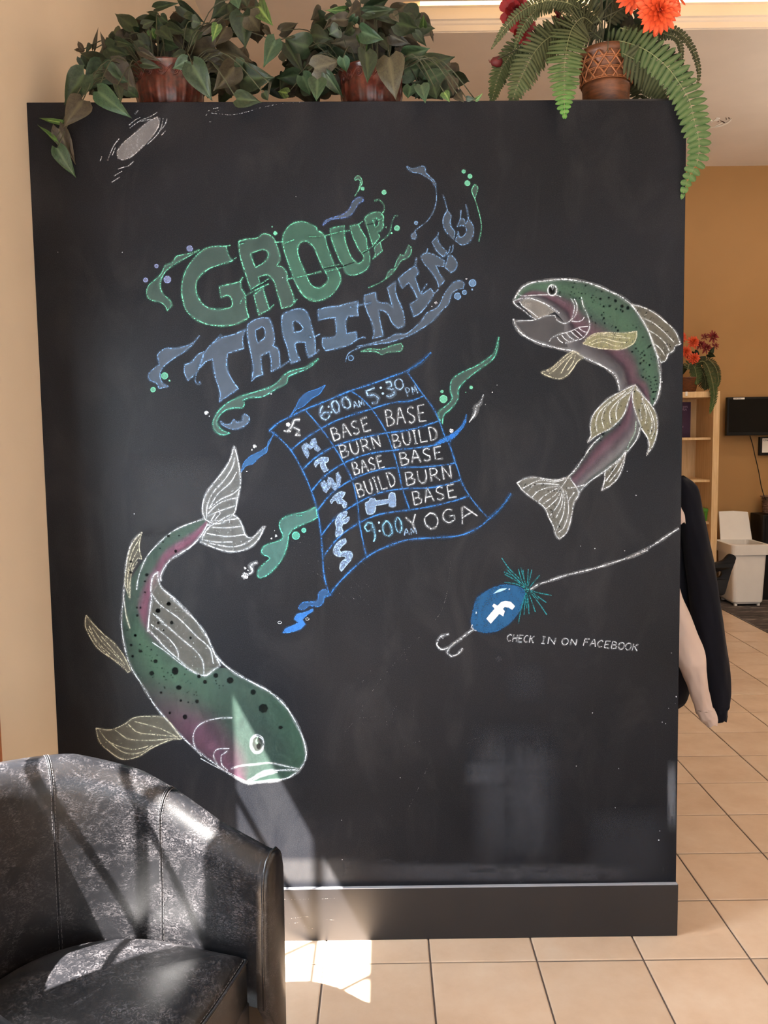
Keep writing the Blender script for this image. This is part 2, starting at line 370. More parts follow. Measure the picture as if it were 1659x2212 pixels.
MB().tube([(-.6, 2.458, 4.03), (5.1, 2.458, 4.03)], .012, 8).build('tube', M['tube'], ft)
MB().box(OX, 5.15, 2.43, 2.49, 4.0, 4.012).build('lamp_tray', M['white'], ft)
# scraped paint on the ceiling
def ceil_poly(ps, z=ZC-.003): return [tuple(on(a, b, 2, z)) for a, b in ps]
sc = MB()
for ps in ([(1535, 277), (1556, 271), (1572, 264), (1581, 255), (1579, 262), (1571, 268), (1556, 274)], [(1545, 272), (1560, 264), (1562, 266), (1550, 272)], [(1540, 262), (1548, 255), (1555, 256), (1550, 261)], [(1532, 258), (1540, 262), (1537, 265)]):
    q = ceil_poly(ps); n = len(q); sc.v_off = len(sc.v); sc.add(q+[(a, b, c+.003) for a, b, c in q], [tuple(range(n))]+[(i, i+n, (i+1) % n+n, (i+1) % n) for i in range(n)])
sc.build('paint_flake', simple('bare_plaster', srgb(255, 250, 240), .8), ceil)
sc = MB()
for ps in ([(1556, 261), (1561, 262), (1567, 266), (1562, 265)], [(1568, 254), (1570, 258), (1569, 259)], [(1573, 254), (1577, 256), (1574, 257)], [(1550, 263), (1553, 263), (1551, 264.5)]):
    q = ceil_poly(ps); n = len(q); sc.add(q+[(a, b, c+.003) for a, b, c in q], [tuple(range(n))]+[(i, i+n, (i+1) % n+n, (i+1) % n) for i in range(n)])
sc.build('paint_gouge', simple('dark_gouge', srgb(70, 54, 44), .8), ceil)

# ------------------------------------------------------------------ floor: bed of grout, tiles laid one by one, carpet
TX, TY, TT = -.7553, -.1279, .312
CX = 2.04
base = MB().box(XL-.0, 5.2, -4.62, YB, -.06, -.0035)
floor = base.build('floor', M['grout'], kind='structure')
G = .0028
def tile_mesh(w, h):
    b = .0035; m = MB()
    lo = [(G, G, -.0035), (w-G, G, -.0035), (w-G, h-G, -.0035), (G, h-G, -.0035)]; mi = [(x, y, -.0012) for x, y, _ in lo]
    hi = [(G+b, G+b, 0), (w-G-b, G+b, 0), (w-G-b, h-G-b, 0), (G+b, h-G-b, 0)]
    m.add(lo+mi+hi, [(8, 9, 10, 11)]+[(i, (i+1) % 4, (i+1) % 4+4, i+4) for i in range(4)]+[(i+4, (i+1) % 4+4, (i+1) % 4+8, i+8) for i in range(4)])
    return mesh('floor_tile', m.v, m.f, M['tile'])
TM = {}
def tile(x, y, w, h, parent=floor):
    k = (round(w, 4), round(h, 4))
    if k not in TM: TM[k] = tile_mesh(w, h)
    o = bpy.data.objects.new('floor_tile', TM[k]); link(o, parent); o.location = (x, y, rnd.uniform(-.0004, .0004)); return o
rest = MB()
for i in range(-4, 10):
    for j in range(-14, 18):
        x, y = TX+i*TT, TY+j*TT; x0, x1, y0, y1 = max(x, XL), min(x+TT, CX), y, min(y+TT, YB)
        if x1-x0 < .03 or y1-y0 < .03 or y0 < -4.5: continue
        hidden = (x1 < .05 and y0 > .3) or y1 < -.5
        if hidden: rest.add(*(lambda q: ([(a, b, 0) for a, b in q], [(0, 1, 2, 3)]))([(x0+G, y0+G), (x1-G, y0+G), (x1-G, y1-G), (x0+G, y1-G)]))
        else: tile(x0, y0, x1-x0, y1-y0)
o = rest.build('floor_tiles_beyond_view', M['tile'], floor); o['kind'] = 'stuff'; o.name = 'tile_field'
MB().box(CX, 5.2, -4.5, YB, -.004, .004).build('carpet', M['carpet'], kind='structure', label='dark grey patterned carpet')
MB().box(CX-.006, CX+.004, -4.5, YB, -.003, .005).build('trim_2', M['alu'], kind='structure')
MB().box(CX+.01, 5.2, YB-.014, YB, .004, .10).build('baseboard_back', M['black_plastic'], kind='structure')

# ================================================================== CHALKBOARD PARTITION
TH = .30
BX0, BX1, ZT = XL, -.002, 2.474
brd = empty('chalkboard_wall', (-.93, .15, 0), 'black chalkboard partition wall covered in chalk drawings behind the leather armchair', 'chalkboard')
pq = [at(57, 221, 0), at(1484, 216, 0), at(1461, 1905, 0), at(1461, 1905, 0)]
tl, tr = at(57, 221, 0), at(1484, 216, 0); br = at(1460.5, 1907, 0); ZB = br[2]
pf = [(XL, 0, ZB), (br[0], 0, ZB), (tr[0], 0, tr[2]), (XL, 0, tl[2])]
MB().prism([(a, .02, c) for a, b, c in pf][::-1], [(a, 0, c) for a, b, c in pf][::-1]).build('board_face', M['board'], brd, bevel=.002)
MB().box(XL, -.006, .02, TH, 0, tl[2]-.012).build('wall_core', M['plinth'], brd)
MB().box(XL, -.004, .02, TH, tl[2]-.012, tl[2]-.004).build('ledge', M['plinth'], brd)
MB().box(XL, at(1461, 2018, 0)[0]-.001, -.013, .02, 0, ZB+.0015).build('baseboard', M['plinth'], brd, bevel=.002)
MB().box(XL, br[0], -.0135, -.0015, ZB+.0015, ZB+.0035).build('edge_highlight', simple('highlight_grey', srgb(150, 152, 158), .7), brd)  # pale strip puts the baseboard's top-edge highlight into colour

class CH:
    """Chalk on the board: thin layers of chalk in the board's own plane."""
    def __init__(s, layer=0): s.v = []; s.f = []; s.c = []; s.mi = []; s.y = -.0006-.00035*layer
    def w(s, p): return at(p[0], p[1], s.y)
    def stroke(s, pts, width=5, col=(1, 1, 1), a=.8, closed=False, taper=0, smooth=True, step=True, dust=True):
        P = crom(pts, 6, closed) if smooth else [np.array(p, float) for p in pts]
        if closed: P.append(P[0])
        if len(P) < 2: return s
        n = len(P); L = 0
        if width < 2.3: a = min(1, a*1.15)
        if dust and width > 1.6: s._rib(P, width*2.2, col, a*.20, taper, 1)
        s._rib(P, width, col, a, taper, 0); return s
    def _rib(s, P, width, col, a, taper, mi):
        n = len(P); b = len(s.v); prof = [(-1, 0), (-.62, .78), (0, 1), (.62, .78), (1, 0)] if mi == 0 else [(-1, 0), (-.4, .8), (.4, .8), (1, 0)]
        ph = rnd.uniform(0, 9); L = 0; tot = sum(np.linalg.norm(P[i+1]-P[i]) for i in range(n-1)) or 1
        for i in range(n):
            t = P[min(i+1, n-1)]-P[max(i-1, 0)]; L += np.linalg.norm(P[i]-P[i-1]) if i else 0
            t = t/(np.linalg.norm(t)+1e-9); nn = np.array([-t[1], t[0]])
            wv = width*.5*(1+.18*math.sin(L*.11+ph)+.12*math.sin(L*.37+ph*2)); av = a*(1+.10*math.sin(L*.07+ph*3))
            u = L/tot
            if taper: wv *= max(.25, 1-taper*abs(2*u-1)**2) if taper < 1 else max(.12, math.sin(math.pi*min(.98, max(.02, u)))**.7)
            for k, pa in prof:
                s.v.append(s.w(P[i]+nn*wv*k)); s.c.append((*col, min(1, av*pa)))
        m = len(prof)
        for q in grid_faces(n, m): s.f.append(tuple(b+i for i in q)); s.mi.append(mi)
    def fill(s, loops, col, a=.3, smooth=True, mi=1):
        loops = [crom(l, 5, True) if smooth else [np.array(p, float) for p in l] for l in loops]
        b = len(s.v); tris = tessellate_polygon([[Vector((p[0], p[1], 0)) for p in l] for l in loops])
        for l in loops:
            for p in l: s.v.append(s.w(p)); s.c.append((*col, a))
        for t_ in tris: s.f.append(tuple(b+i for i in t_)); s.mi.append(mi)
        return s
    def shape(s, loops, fcol, lcol, fa=.3, w=3.6, la=.78, smooth=True):
        s.fill(loops, fcol, fa, smooth); s.y -= .0003
        for l in loops: s.stroke(l, w, lcol, la, True, smooth=smooth)
        s.y += .0003; return s
    def band(s, A, B, fn, n=40, m=10, mi=1):
        A = resample(crom(A, 6), n); B = resample(crom(B, 6), n); b = len(s.v)
        for i in range(n):
            for j in range(m):
                u = i/(n-1); v = j/(m-1); s.v.append(s.w(A[i]*(1-v)+B[i]*v)); c = fn(u, v); s.c.append((c[0], c[1], c[2], c[3]*.66))
        for q in grid_faces(n, m): s.f.append(tuple(b+i for i in q)); s.mi.append(mi)
        return s
    def dot(s, x, y, r, col, a=.9, ry=None, mi=0, n=10, ring=False, w=2.2, fa=.35):
        ry = ry or r; P = [(x+r*math.cos(k*2*math.pi/n), y+ry*math.sin(k*2*math.pi/n)) for k in range(n)]
        if ring: s.fill([P], col, fa); s.y -= .0003; s.stroke(P, w, col, a, True); s.y += .0003; return s
        b = len(s.v); s.v.append(s.w((x, y))); s.c.append((*col, a))
        for p in P: s.v.append(s.w(p)); s.c.append((*col, a*.8))
        for p in P: s.v.append(s.w(((p[0]-x)*1.3+x, (p[1]-y)*1.3+y))); s.c.append((*col, 0))
        for k in range(n):
            s.f.append((b, b+1+k, b+1+(k+1) % n)); s.mi.append(mi)
            s.f.append((b+1+k, b+1+n+k, b+1+n+(k+1) % n, b+1+(k+1) % n)); s.mi.append(mi)
        return s
    def build(s, name, parent, label=None):
        m = bpy.data.meshes.new(name); m.from_pydata([tuple(map(float, p)) for p in s.v], [], s.f)
        m.materials.append(M['line']); m.materials.append(M['smudge'])
        m.polygons.foreach_set('material_index', s.mi)
        at_ = m.color_attributes.new('Col', 'FLOAT_COLOR', 'POINT'); at_.data.foreach_set('color', np.array(s.c, np.float32).ravel())
        m.update(); o = bpy.data.objects.new(name, m); link(o, parent); return tag(o, label)
def resample(P, n):
    P = np.array(P); d = np.concatenate([[0], np.cumsum(np.linalg.norm(np.diff(P, axis=0), axis=1))]); t = np.linspace(0, d[-1], n)
    return [np.array([np.interp(x, d, P[:, 0]), np.interp(x, d, P[:, 1])]) for x in t]
def T(x0, y0, s): return lambda L: [(x0+a/s, y0+b/s) for a, b in L]
A = T(300, 350, 4.1475); B = T(650, 340, 4.0463); C_ = T(300, 650, 4.1475); D = T(570, 740, 3.0722); E = T(500, 1080, 6.38)
F = T(1080, 570, 4.0463); G_ = T(1080, 800, 4.0463); H = T(160, 940, 3.7705); J = T(160, 1290, 3.0722); K = T(920, 1190, 2.9625); Z1 = T(0, 0, 2.765)
WH = srgb(224, 228, 232); CRE = srgb(206, 202, 180); GR = srgb(118, 196, 166); GF = srgb(96, 120, 112); BL = srgb(124, 160, 200); BF = srgb(108, 122, 140)
TB = srgb(64, 122, 188); LB = srgb(160, 190, 222); TEAL = srgb(110, 205, 180); TF = srgb(96, 142, 134)
# ------------------------------------------------------------------ title lettering
ttl = CH(0)
def letter(nm, loops, fc, lc, extra=(), fa=.46, w=3.2, label=None):
    c = CH(1); c.shape(loops, fc, lc, fa*.62, w)
    for e in extra: c.stroke(e, w, lc, .75)
    return c.build('letter', title_o, label)
title_o = tag(bpy.data.objects.new('title_lettering', None)); link(title_o, brd)
SLIT = srgb(34, 34, 36)
letter('G', [A([(780,755),(680,755),(600,775),(540,815),(480,880),(430,955),(400,1030),(385,1110),(385,1180),(400,1260),(420,1320),(460,1370),(530,1420),(620,1455),(740,1468),(860,1455),(950,1415),(985,1390),(960,1300),(957,1240),(945,1180),(915,1120),(910,1068),(860,1085),(720,1115),(735,1215),(790,1195),(820,1210),(838,1260),(830,1295),(790,1312),(700,1320),(620,1305),(570,1270),(530,1210),(512,1150),(515,1080),(540,1030),(580,990),(640,950),(740,915),(835,885),(800,825)])], GF, GR,
    [A([(780,755),(820,745)]), A([(830,888),(873,855)]), A([(910,1068),(935,1030)]), A([(905,1270),(935,1215),(1040,1150),(1165,1092)])], label='green chalk letter G')
letter('R', [A([(895,710),(970,690),(1060,680),(1110,645),(1160,650),(1200,675),(1225,720),(1250,790),(1265,870),(1235,930),(1290,945),(1325,1000),(1330,1060),(1350,1110),(1390,1235),(1370,1285),(1280,1310),(1260,1230),(1235,1150),(1220,1090),(1190,1040),(1150,1010),(1070,1030),(1085,1090),(1005,1143),(975,1060),(940,950),(905,830)]),
    A([(1000,820),(1050,800),(1110,785),(1150,800),(1160,840),(1140,880),(1100,915),(1045,945),(1025,900)])], GF, GR,
    [A([(1215,720),(1340,712)]), A([(1330,1050),(1380,1040)]), A([(1085,1100),(1170,1040)]), A([(1385,1270),(1420,1225)]), A([(895,740),(960,722)])], label='green chalk letter R')
c = CH(1); c.shape([A([(1030,1190),(1115,1125),(1125,1180),(1170,1320),(1075,1370),(1050,1270)])], GF, GR, .29, 3.2); c.stroke(A([(1165,1325),(1210,1275)]), 3.2, GR, .75); c.build('letter_foot', title_o)
letter('O', [A([(1288,695),(1300,640),(1330,590),(1380,550),(1450,535),(1520,548),(1590,585)])+B([(140,630),(205,682),(225,760),(250,830),(290,935),(325,985),(348,1060),(330,1120),(270,1200),(180,1245),(100,1255),(40,1225)])+A([(1600,1248),(1540,1240),(1480,1200),(1430,1130),(1385,1040),(1345,920),(1310,820),(1290,740)]),
    A([(1500,708),(1450,720),(1425,760),(1425,820),(1450,900),(1500,1015),(1530,1080),(1570,1120)])+B([(165,1140),(215,1105),(240,1060),(215,1005),(190,960),(150,870),(110,780),(60,735)])], srgb(88,132,114), GR,
    [A([(1385,1040),(1500,1015),(1635,980)]), B([(60,695),(205,685),(340,650),(430,640)]), B([(200,962),(335,935)]), B([(210,1000),(300,980),(375,955)]), A([(1290,735),(1390,695)])], .55, label='green chalk letter O')
letter('U', [B([(255,628),(300,610),(380,597),(378,640),(385,720),(410,800),(440,870),(468,905),(500,930),(540,905),(550,870),(530,835),(510,810),(480,750),(450,680),(430,602),(500,586),(530,640),(570,710),(580,790),(600,850),(603,890),(600,930),(570,980),(500,1020),(430,1028),(388,1000),(375,955),(340,900),(310,830),(280,750),(262,690)])], srgb(88,132,114), GR,
    [B([(505,585),(540,558)]), B([(530,835),(600,795)]), B([(370,960),(470,905)])], .55, label='green chalk letter U')
letter('P', [B([(555,535),(590,500),(640,480),(690,480),(720,515),(718,560),(720,600),(700,640),(670,650),(690,695),(630,770),(600,680),(575,595)]), B([(628,545),(655,530),(685,545),(675,590),(650,612),(640,580)])], srgb(88,132,114), GR,
    [B([(700,510),(730,450),(715,400),(680,370),(640,380)]), B([(575,585),(640,570),(650,540),(690,545),(720,515)])], .5, 2.8, label='green chalk letter P')
c = CH(1); c.shape([B([(645,790),(690,740),(712,815),(625,890),(650,850)])], GF, GR, .29, 2.8); c.stroke(B([(850,510),(820,510),(795,570),(780,650),(730,710),(640,770),(540,830)]), 2.6, GR, .7); c.build('letter_foot', title_o)
letter('T', [C_([(545,600),(600,545),(660,520),(670,600),(690,700),(720,790),(730,850),(720,905),(800,850),(890,785),(850,730),(800,640),(785,560),(795,470),(940,425),(930,380),(935,310),(955,255),(850,300),(740,330),(680,365),(620,420),(580,490)]),], BF, BL,
    [C_([(740,300),(660,380)]), C_([(585,455),(545,575),(515,650),(505,710),(520,745),(548,740),(540,720)])], label='blue chalk letter T')
c = CH(1); c.shape([C_([(585,455),(530,480),(470,550),(410,572),(408,640),(440,712),(500,660),(535,610)])], BF, BL, .29, 3.0); c.build('letter_arm', title_o)
letter('R', [C_([(980,210),(1040,170),(1110,150),(1165,155),(1190,210),(1210,300),(1215,360),(1200,400),(1245,430),(1260,500),(1265,590),(1185,635),(1185,540),(1170,455),(1095,490),(1095,560),(1110,660),(1050,680),(1010,722),(1025,600),(1010,500),(980,350),(970,260)]), C_([(1045,262),(1105,230),(1125,250),(1130,320),(1105,350),(1065,375),(1050,330)])], BF, BL, [C_([(1265,595),(1345,540)])], label='blue chalk letter R')
letter('A', [C_([(1290,125),(1350,90),(1440,70),(1495,90),(1530,160),(1555,260),(1575,340),(1580,450),(1570,480),(1520,505),(1500,440),(1490,370),(1420,370),(1400,390),(1410,450),(1445,530),(1365,560),(1350,510),(1330,420),(1300,330),(1280,220)]), C_([(1378,190),(1405,175),(1440,200),(1475,245),(1450,270),(1388,282)])], srgb(104,126,150), BL, [C_([(1520,325),(1570,322),(1625,295)]), C_([(1530,490),(1590,465),(1615,435)])], .5, label='blue chalk letter A')
letter('I', [B([(150,1330),(240,1308),(330,1300),(400,1278),(500,1258),(495,1320),(500,1385),(410,1388),(390,1440),(400,1540),(480,1525),(490,1592),(420,1640),(330,1665),(215,1690),(190,1640),(190,1580),(280,1570),(305,1550),(310,1500),(300,1400),(240,1405),(155,1425)])], srgb(104,126,150), BL, [B([(490,1592),(545,1572),(568,1578)])], .5, label='blue chalk letter I')
letter('N', [B([(555,1205),(650,1180),(665,1250),(700,1270),(760,1275),(800,1310),(780,1230),(755,1140),(830,1085),(825,1150),(840,1220),(880,1310),(905,1400),(905,1470),(850,1495),(800,1450),(760,1370),(720,1340),(680,1335),(690,1420),(720,1560),(625,1585),(640,1530),(620,1440),(580,1350),(555,1260)])], BF, BL, [B([(430,1305),(620,1270)]), B([(430,1312),(520,1290),(610,1282)])], label='blue chalk letter N')
letter('I', [B([(850,1060),(920,1000),(1000,945),(1025,1010),(1000,1050),(1020,1110),(1045,1185),(1060,1195),(1135,1145),(1165,1190),(1130,1250),(1080,1320),(1030,1370),(985,1390),(975,1350),(950,1285),(1020,1240),(990,1170),(940,1095),(885,1145),(865,1100)])], BF, BL, [B([(1000,945),(1010,875)]), B([(1045,1190),(1105,1100)]), B([(1165,1190),(1205,1150)])], label='smaller blue chalk letter I')
letter('N', [B([(1045,870),(1080,840),(1130,838),(1200,870),(1255,905),(1250,955),(1180,945),(1215,1020),(1255,1075),(1230,1110),(1205,1135),(1190,1080),(1140,1000),(1080,930)])], BF, BL, [B([(1100,835),(1108,795)]), B([(1245,870),(1290,830),(1305,775)])], w=2.8, label='smaller blue chalk letter N')
c = CH(1); c.shape([B([(1145,740),(1190,690),(1210,750),(1275,825),(1245,870),(1190,820)])], BF, BL, .29, 2.8); c.stroke(B([(1195,690),(1203,648)]), 2.5, BL, .7)
c.shape([B([(1260,960),(1290,860),(1320,860),(1365,920),(1350,980),(1310,1008)])], BF, BL, .29, 2.8); c.stroke(B([(1290,850),(1325,815),(1330,760)]), 2.5, BL, .7); c.build('letter_arm', title_o)
letter('G', [B([(1350,730),(1410,765),(1470,740),(1505,680),(1510,620),(1490,570),(1465,540),(1440,580),(1425,540),(1395,535),(1365,605),(1410,595),(1440,610),(1445,650),(1420,690),(1385,700),(1375,650)])], BF, BL, [B([(1395,535),(1400,460)]), B([(1465,540),(1455,470),(1440,410)])], w=2.8, label='smaller blue chalk letter G')
c = CH(1); c.shape([B([(1280,460),(1245,530),(1245,590),(1270,650),(1335,718),(1345,655),(1310,600),(1305,550),(1315,515)])], BF, BL, .29, 2.8); c.stroke(B([(1280,460),(1260,380),(1238,322)]), 2.5, BL, .7); c.build('letter_arm', title_o)

c = CH(2)
for L, w in ((A([(1010,1150),(1090,1102),(1168,1058)]), 4.5), (B([(195,975),(290,958),(370,952),(465,916)]), 4.5), (B([(528,845),(600,808)]), 4), (B([(625,785),(700,728)]), 3.5), (B([(565,588),(640,578)]), 3), (A([(895,728),(950,716)]), 2.5), (B([(1352,655),(1345,720)]), 3), (B([(1258,905),(1252,960)]), 3)):
    c._rib([np.array(p, float) for p in L], w, SLIT, 1, .4, 1)
c.build('wave_cut', title_o, 'dark wave cuts left between the chalk letters')

# ------------------------------------------------------------------ splashes round the lettering
spl = bpy.data.objects.new('splash_drawing', None); link(spl, brd)
def splash(loop, fc, lc, fa=.42, w=3, extra=(), la=.75, label=None):
    c = CH(1); c.shape([loop], fc, lc, fa*.75, w, la)
    for e in extra: c.stroke(e, w*.9, lc, la)
    return c.build('splash', spl, label)
splash(A([(545,785),(450,820),(340,845),(300,900),(235,930),(200,1000),(140,1060),(85,1110),(70,1180),(100,1230),(200,1260),(235,1290),(255,1330),(295,1285),(280,1240),(215,1180),(190,1110),(200,1050),(240,980),(330,910),(420,860)]), GF, GR)
splash(C_([(545,310),(490,370),(400,410),(320,425),(240,425),(170,480),(175,530),(185,570),(130,610),(85,660),(100,710),(160,740),(180,785),(265,765),(215,740),(190,680),(195,630),(240,570),(320,510),(400,460),(470,400)]), BF, BL)
splash(C_([(1612,515),(1500,590),(1370,625),(1300,665),(1240,730),(1170,775),(1060,810),(930,850),(800,910),(720,980),(670,1060),(665,1130),(700,1180),(760,1200),(815,1185),(750,1160),(700,1100),(710,1050),(760,990),(840,960),(930,960),(945,920),(930,890),(1000,865),(1100,860),(1180,820),(1240,780),(1320,740),(1340,680),(1400,650),(1520,600)]), GF, TEAL)
splash(C_([(730,1075),(770,1105),(820,1100),(850,1060),(880,1085),(930,1075),(930,1030),(950,1012),(990,1040),(985,1080),(930,1130),(850,1150),(780,1130),(735,1095)]), BF, BL)
splash(B([(190,595),(220,550),(300,520),(380,490),(430,440),(450,390),(500,350),(540,355),(545,380),(500,410),(470,460),(430,510),(360,530),(260,545)]), BF, srgb(100,130,190))
splash(B([(470,340),(505,275),(520,210),(500,190),(475,200),(470,185),(490,160),(515,165),(535,210),(520,260),(490,310)]), GF, GR, .5, 2.2)
splash(B([(925,75),(960,95),(1010,90),(1060,75),(1085,90),(1090,130),(1130,170),(1170,210),(1183,240),(1165,245),(1140,200),(1090,170),(1040,140),(980,130),(935,100)]), BF, BL, .4, 2.6, [B([(1175,240),(1185,320),(1180,400),(1150,490),(1100,560),(1010,630),(995,650)])])
splash(B([(995,650),(965,680),(970,710),(1000,715),(1010,680)]), BF, BL, .5, 2.4)
splash(B([(590,1140),(680,1100),(740,1060),(760,1010),(790,980),(815,975),(840,900),(870,850),(900,860),(920,820),(940,765),(965,790),(960,840),(930,880),(880,900),(840,960),(800,1010),(770,1040),(700,1090)]), GF, GR, .4, 2.4)
splash(B([(1520,235),(1495,280),(1505,330),(1520,360),(1540,300),(1545,260)]), GF, GR, .45, 2.2, [B([(1520,360),(1545,440),(1570,540),(1578,620),(1555,735)])])
splash(B([(1395,1078),(1340,1090),(1290,1140),(1250,1200),(1210,1290),(1180,1320),(1100,1360),(1060,1420),(1000,1480),(920,1540),(830,1545),(760,1580),(640,1620),(490,1652),(740,1622),(830,1600),(930,1565),(1050,1500),(1150,1430),(1240,1330),(1290,1280),(1320,1190),(1370,1155),(1420,1145),(1430,1100)]), BF, BL, .42, 2.8, [D([(840,0),(720,10),(620,40),(560,75),(540,130)])])
splash(D([(640,60),(700,42),(780,45),(850,20),(910,5),(922,25),(910,55),(880,60),(820,65),(785,80),(740,60)]), GF, GR, .42, 2.4)
splash(D([(1560,-38),(1530,60),(1480,110),(1400,160),(1330,190),(1250,245),(1238,320),(1250,370),(1220,410),(1160,460),(1160,495),(1185,540),(1195,480),(1240,440),(1290,370),(1290,310),(1340,250),(1440,170),(1520,110),(1550,40)]), GF, TEAL, .42, 3)
splash(E([(1165,95),(1040,155),(880,190),(750,230),(680,280),(660,350),(680,420),(710,490),(690,540),(600,580),(500,610),(440,650),(415,710),(440,755),(500,775),(530,810),(470,860),(400,930),(360,1000),(370,1060),(400,1080),(500,1030),(620,920),(700,810),(750,690),(780,570),(790,480),(860,400),(1000,330),(1100,290),(1185,240)]), TF, TEAL, .5, 3, [E([(900,217),(985,215)])])
splash(E([(1330,1240),(1250,1240),(1200,1290),(1190,1370),(1150,1400),(1000,1410),(940,1450),(920,1500),(990,1510),(1080,1460),(1200,1470),(1260,1420),(1280,1340),(1350,1320)]), srgb(60,100,150), TB, .6, 3)
splash(E([(1120,1500),(1000,1550),(900,1580),(865,1640),(920,1690),(840,1730),(750,1770),(705,1830),(800,1825),(950,1780),(1020,1710),(980,1650),(1040,1590),(1125,1530)]), srgb(58,112,180), TB, .95, 3)
splash(D([(408,282),(360,305),(280,335),(235,380),(215,420),(170,495),(215,445),(260,425),(320,370),(370,340)]), srgb(52,90,140), TB, .6, 2)
splash(C_([(1215,1170),(1200,1210),(1160,1260),(1150,1300),(1080,1350),(1000,1390),(940,1450),(912,1540),(960,1480),(1020,1460),(1080,1400),(1145,1355),(1155,1310),(1185,1240)]), srgb(56,98,146), srgb(70,120,180), .75, 2)
splash(D([(1345,475),(1325,530),(1290,575),(1240,610),(1150,660),(1130,685),(1200,660),(1250,640),(1300,590),(1335,540)]), srgb(50,110,190), TB, .8, 3, [D([(1240,640),(1235,690),(1268,780),(1240,815)])])
def bub(tr, L, col, ring=True, fa=.4):
    for (x, y, r) in L:
        (cx, cy), = tr([(x, y)]); s_ = tr([(1, 0), (0, 0)]); k = s_[0][0]-s_[1][0]; c = CH(1)
        c.dot(cx, cy, max(1.0, r*k), col, .85, ring=ring and r*k > 2.5, n=12, w=2, fa=fa); c.build('bubble', spl)
PB = srgb(140, 150, 190)
bub(A, [(157,932,15),(60,1057,18),(255,1052,30),(455,775,25)], PB); bub(A, [(1195,580,8),(1222,638,15)], GR, fa=.8)
bub(C_, [(230,672,28),(275,715,10),(127,795,20)], GR); bub(C_, [(605,1003,18),(632,1033,5),(1037,1302,17),(1013,1335,7),(967,1527,6),(1187,831,8)], WH, False)
bub(B, [(540,272,14),(727,305,18),(840,618,22),(748,612,8),(793,660,8),(1423,123,14),(1477,165,18),(1455,225,22)], GR, fa=.6)
bub(B, [(1007,573,14),(1500,1098,30),(1498,1157,10),(1430,1180,18),(1370,1213,28)], BL); bub(B, [(1180,1273,13),(1145,1303,4),(1448,1062,8)], WH, False)
bub(D, [(1192,375,24),(1182,325,8),(1375,298,9),(1340,330,4)], GR, fa=.6); bub(D, [(1516,330,4),(1547,283,2),(1470,412,4),(1245,585,14)], WH, False); bub(D, [(577,103,17)], BL, fa=.05)
bub(E, [(888,492,50),(997,418,27)], TEAL); bub(E, [(612,498,22),(552,530,12),(592,422,6),(187,938,18),(230,968,9)], WH, False)
c = CH(1)
for x, y in ((665,1688),(1045,1640)):
    (cx, cy), = E([(x, y)]); c.dot(cx, cy, 4, WH, .8, 2.6, ring=True, w=1.3, fa=.02)
c.stroke(E([(365,857),(300,880),(262,905),(278,950),(288,985),(250,1015),(190,1040)]), 6, WH, .82, taper=.4); (cx, cy), = E([(187,1045)]); c.dot(cx, cy, 7.5, WH, .8)
c.build('squiggle', spl, 'white chalk squiggle left of the timetable')
c = CH(1); c.stroke(D([(1458,345),(1435,405),(1412,425),(1402,470),(1362,530)]), 6.5, WH, .8, taper=.7); c.build('squiggle', spl, 'white chalk squiggle right of the timetable')

# ------------------------------------------------------------------ timetable
tt = bpy.data.objects.new('timetable_drawing', None); link(tt, brd)
for L, w in (([(35,585),(70,605),(120,650),(180,715),(255,845),(315,985),(355,1115),(380,1280),(390,1420),(402,1560),(439,1680)], 3.6),
          ([(35,585),(100,530),(165,497),(270,445),(420,385),(575,320),(700,280),(850,225),(955,185),(1040,130),(1110,65)], 4.2),
          ([(970,175),(955,200),(1010,280),(1060,350),(1120,430),(1160,510),(1200,620),(1240,700),(1265,780),(1290,850),(1310,920),(1360,1010),(1420,1090),(1485,1160),(1515,1150)], 3.4),
          ([(439,1680),(460,1640),(560,1530),(680,1425),(800,1360),(950,1310),(1130,1295),(1300,1280),(1420,1230),(1500,1165),(1580,1090),(1640,1000)], 4.4),
          ([(270,440),(380,570),(465,690),(530,800),(585,910),(620,1060),(635,1200),(660,1330),(682,1425)], 3.4),
          ([(575,320),(650,370),(715,440),(770,520),(815,600),(855,710),(890,830),(920,970),(970,1115)], 3.4),
          ([(180,715),(250,655),(380,570),(500,510),(715,440),(850,400),(980,385),(1068,350)], 4),
          ([(255,845),(340,765),(465,690),(620,640),(815,600),(960,580),(1070,550),(1165,520)], 4.4),
          ([(315,985),(400,890),(530,800),(690,740),(855,715),(1000,700),(1130,680),(1205,640)], 4.2),
          ([(355,1115),(450,1000),(585,910),(740,850),(890,830),(1060,825),(1180,815),(1265,800)], 4),
          ([(380,1280),(480,1160),(620,1065),(760,1000),(920,970),(1080,965),(1200,945),(1305,910)], 4),
          ([(390,1425),(500,1290),(635,1195),(770,1140),(970,1110),(1120,1085),(1280,1045),(1365,1015)], 4)):
    c = CH(2); c.stroke(D(L), w, TB, .86); c.build('grid_line', tt)
c = CH(2); c.stroke(D([(1500,1165),(1560,1110),(1610,1050),(1640,1000)]), 5, TB, .9); c.stroke(D([(960,180),(1040,130),(1100,75)]), 5.5, TB, .8); c.build('grid_line', tt)
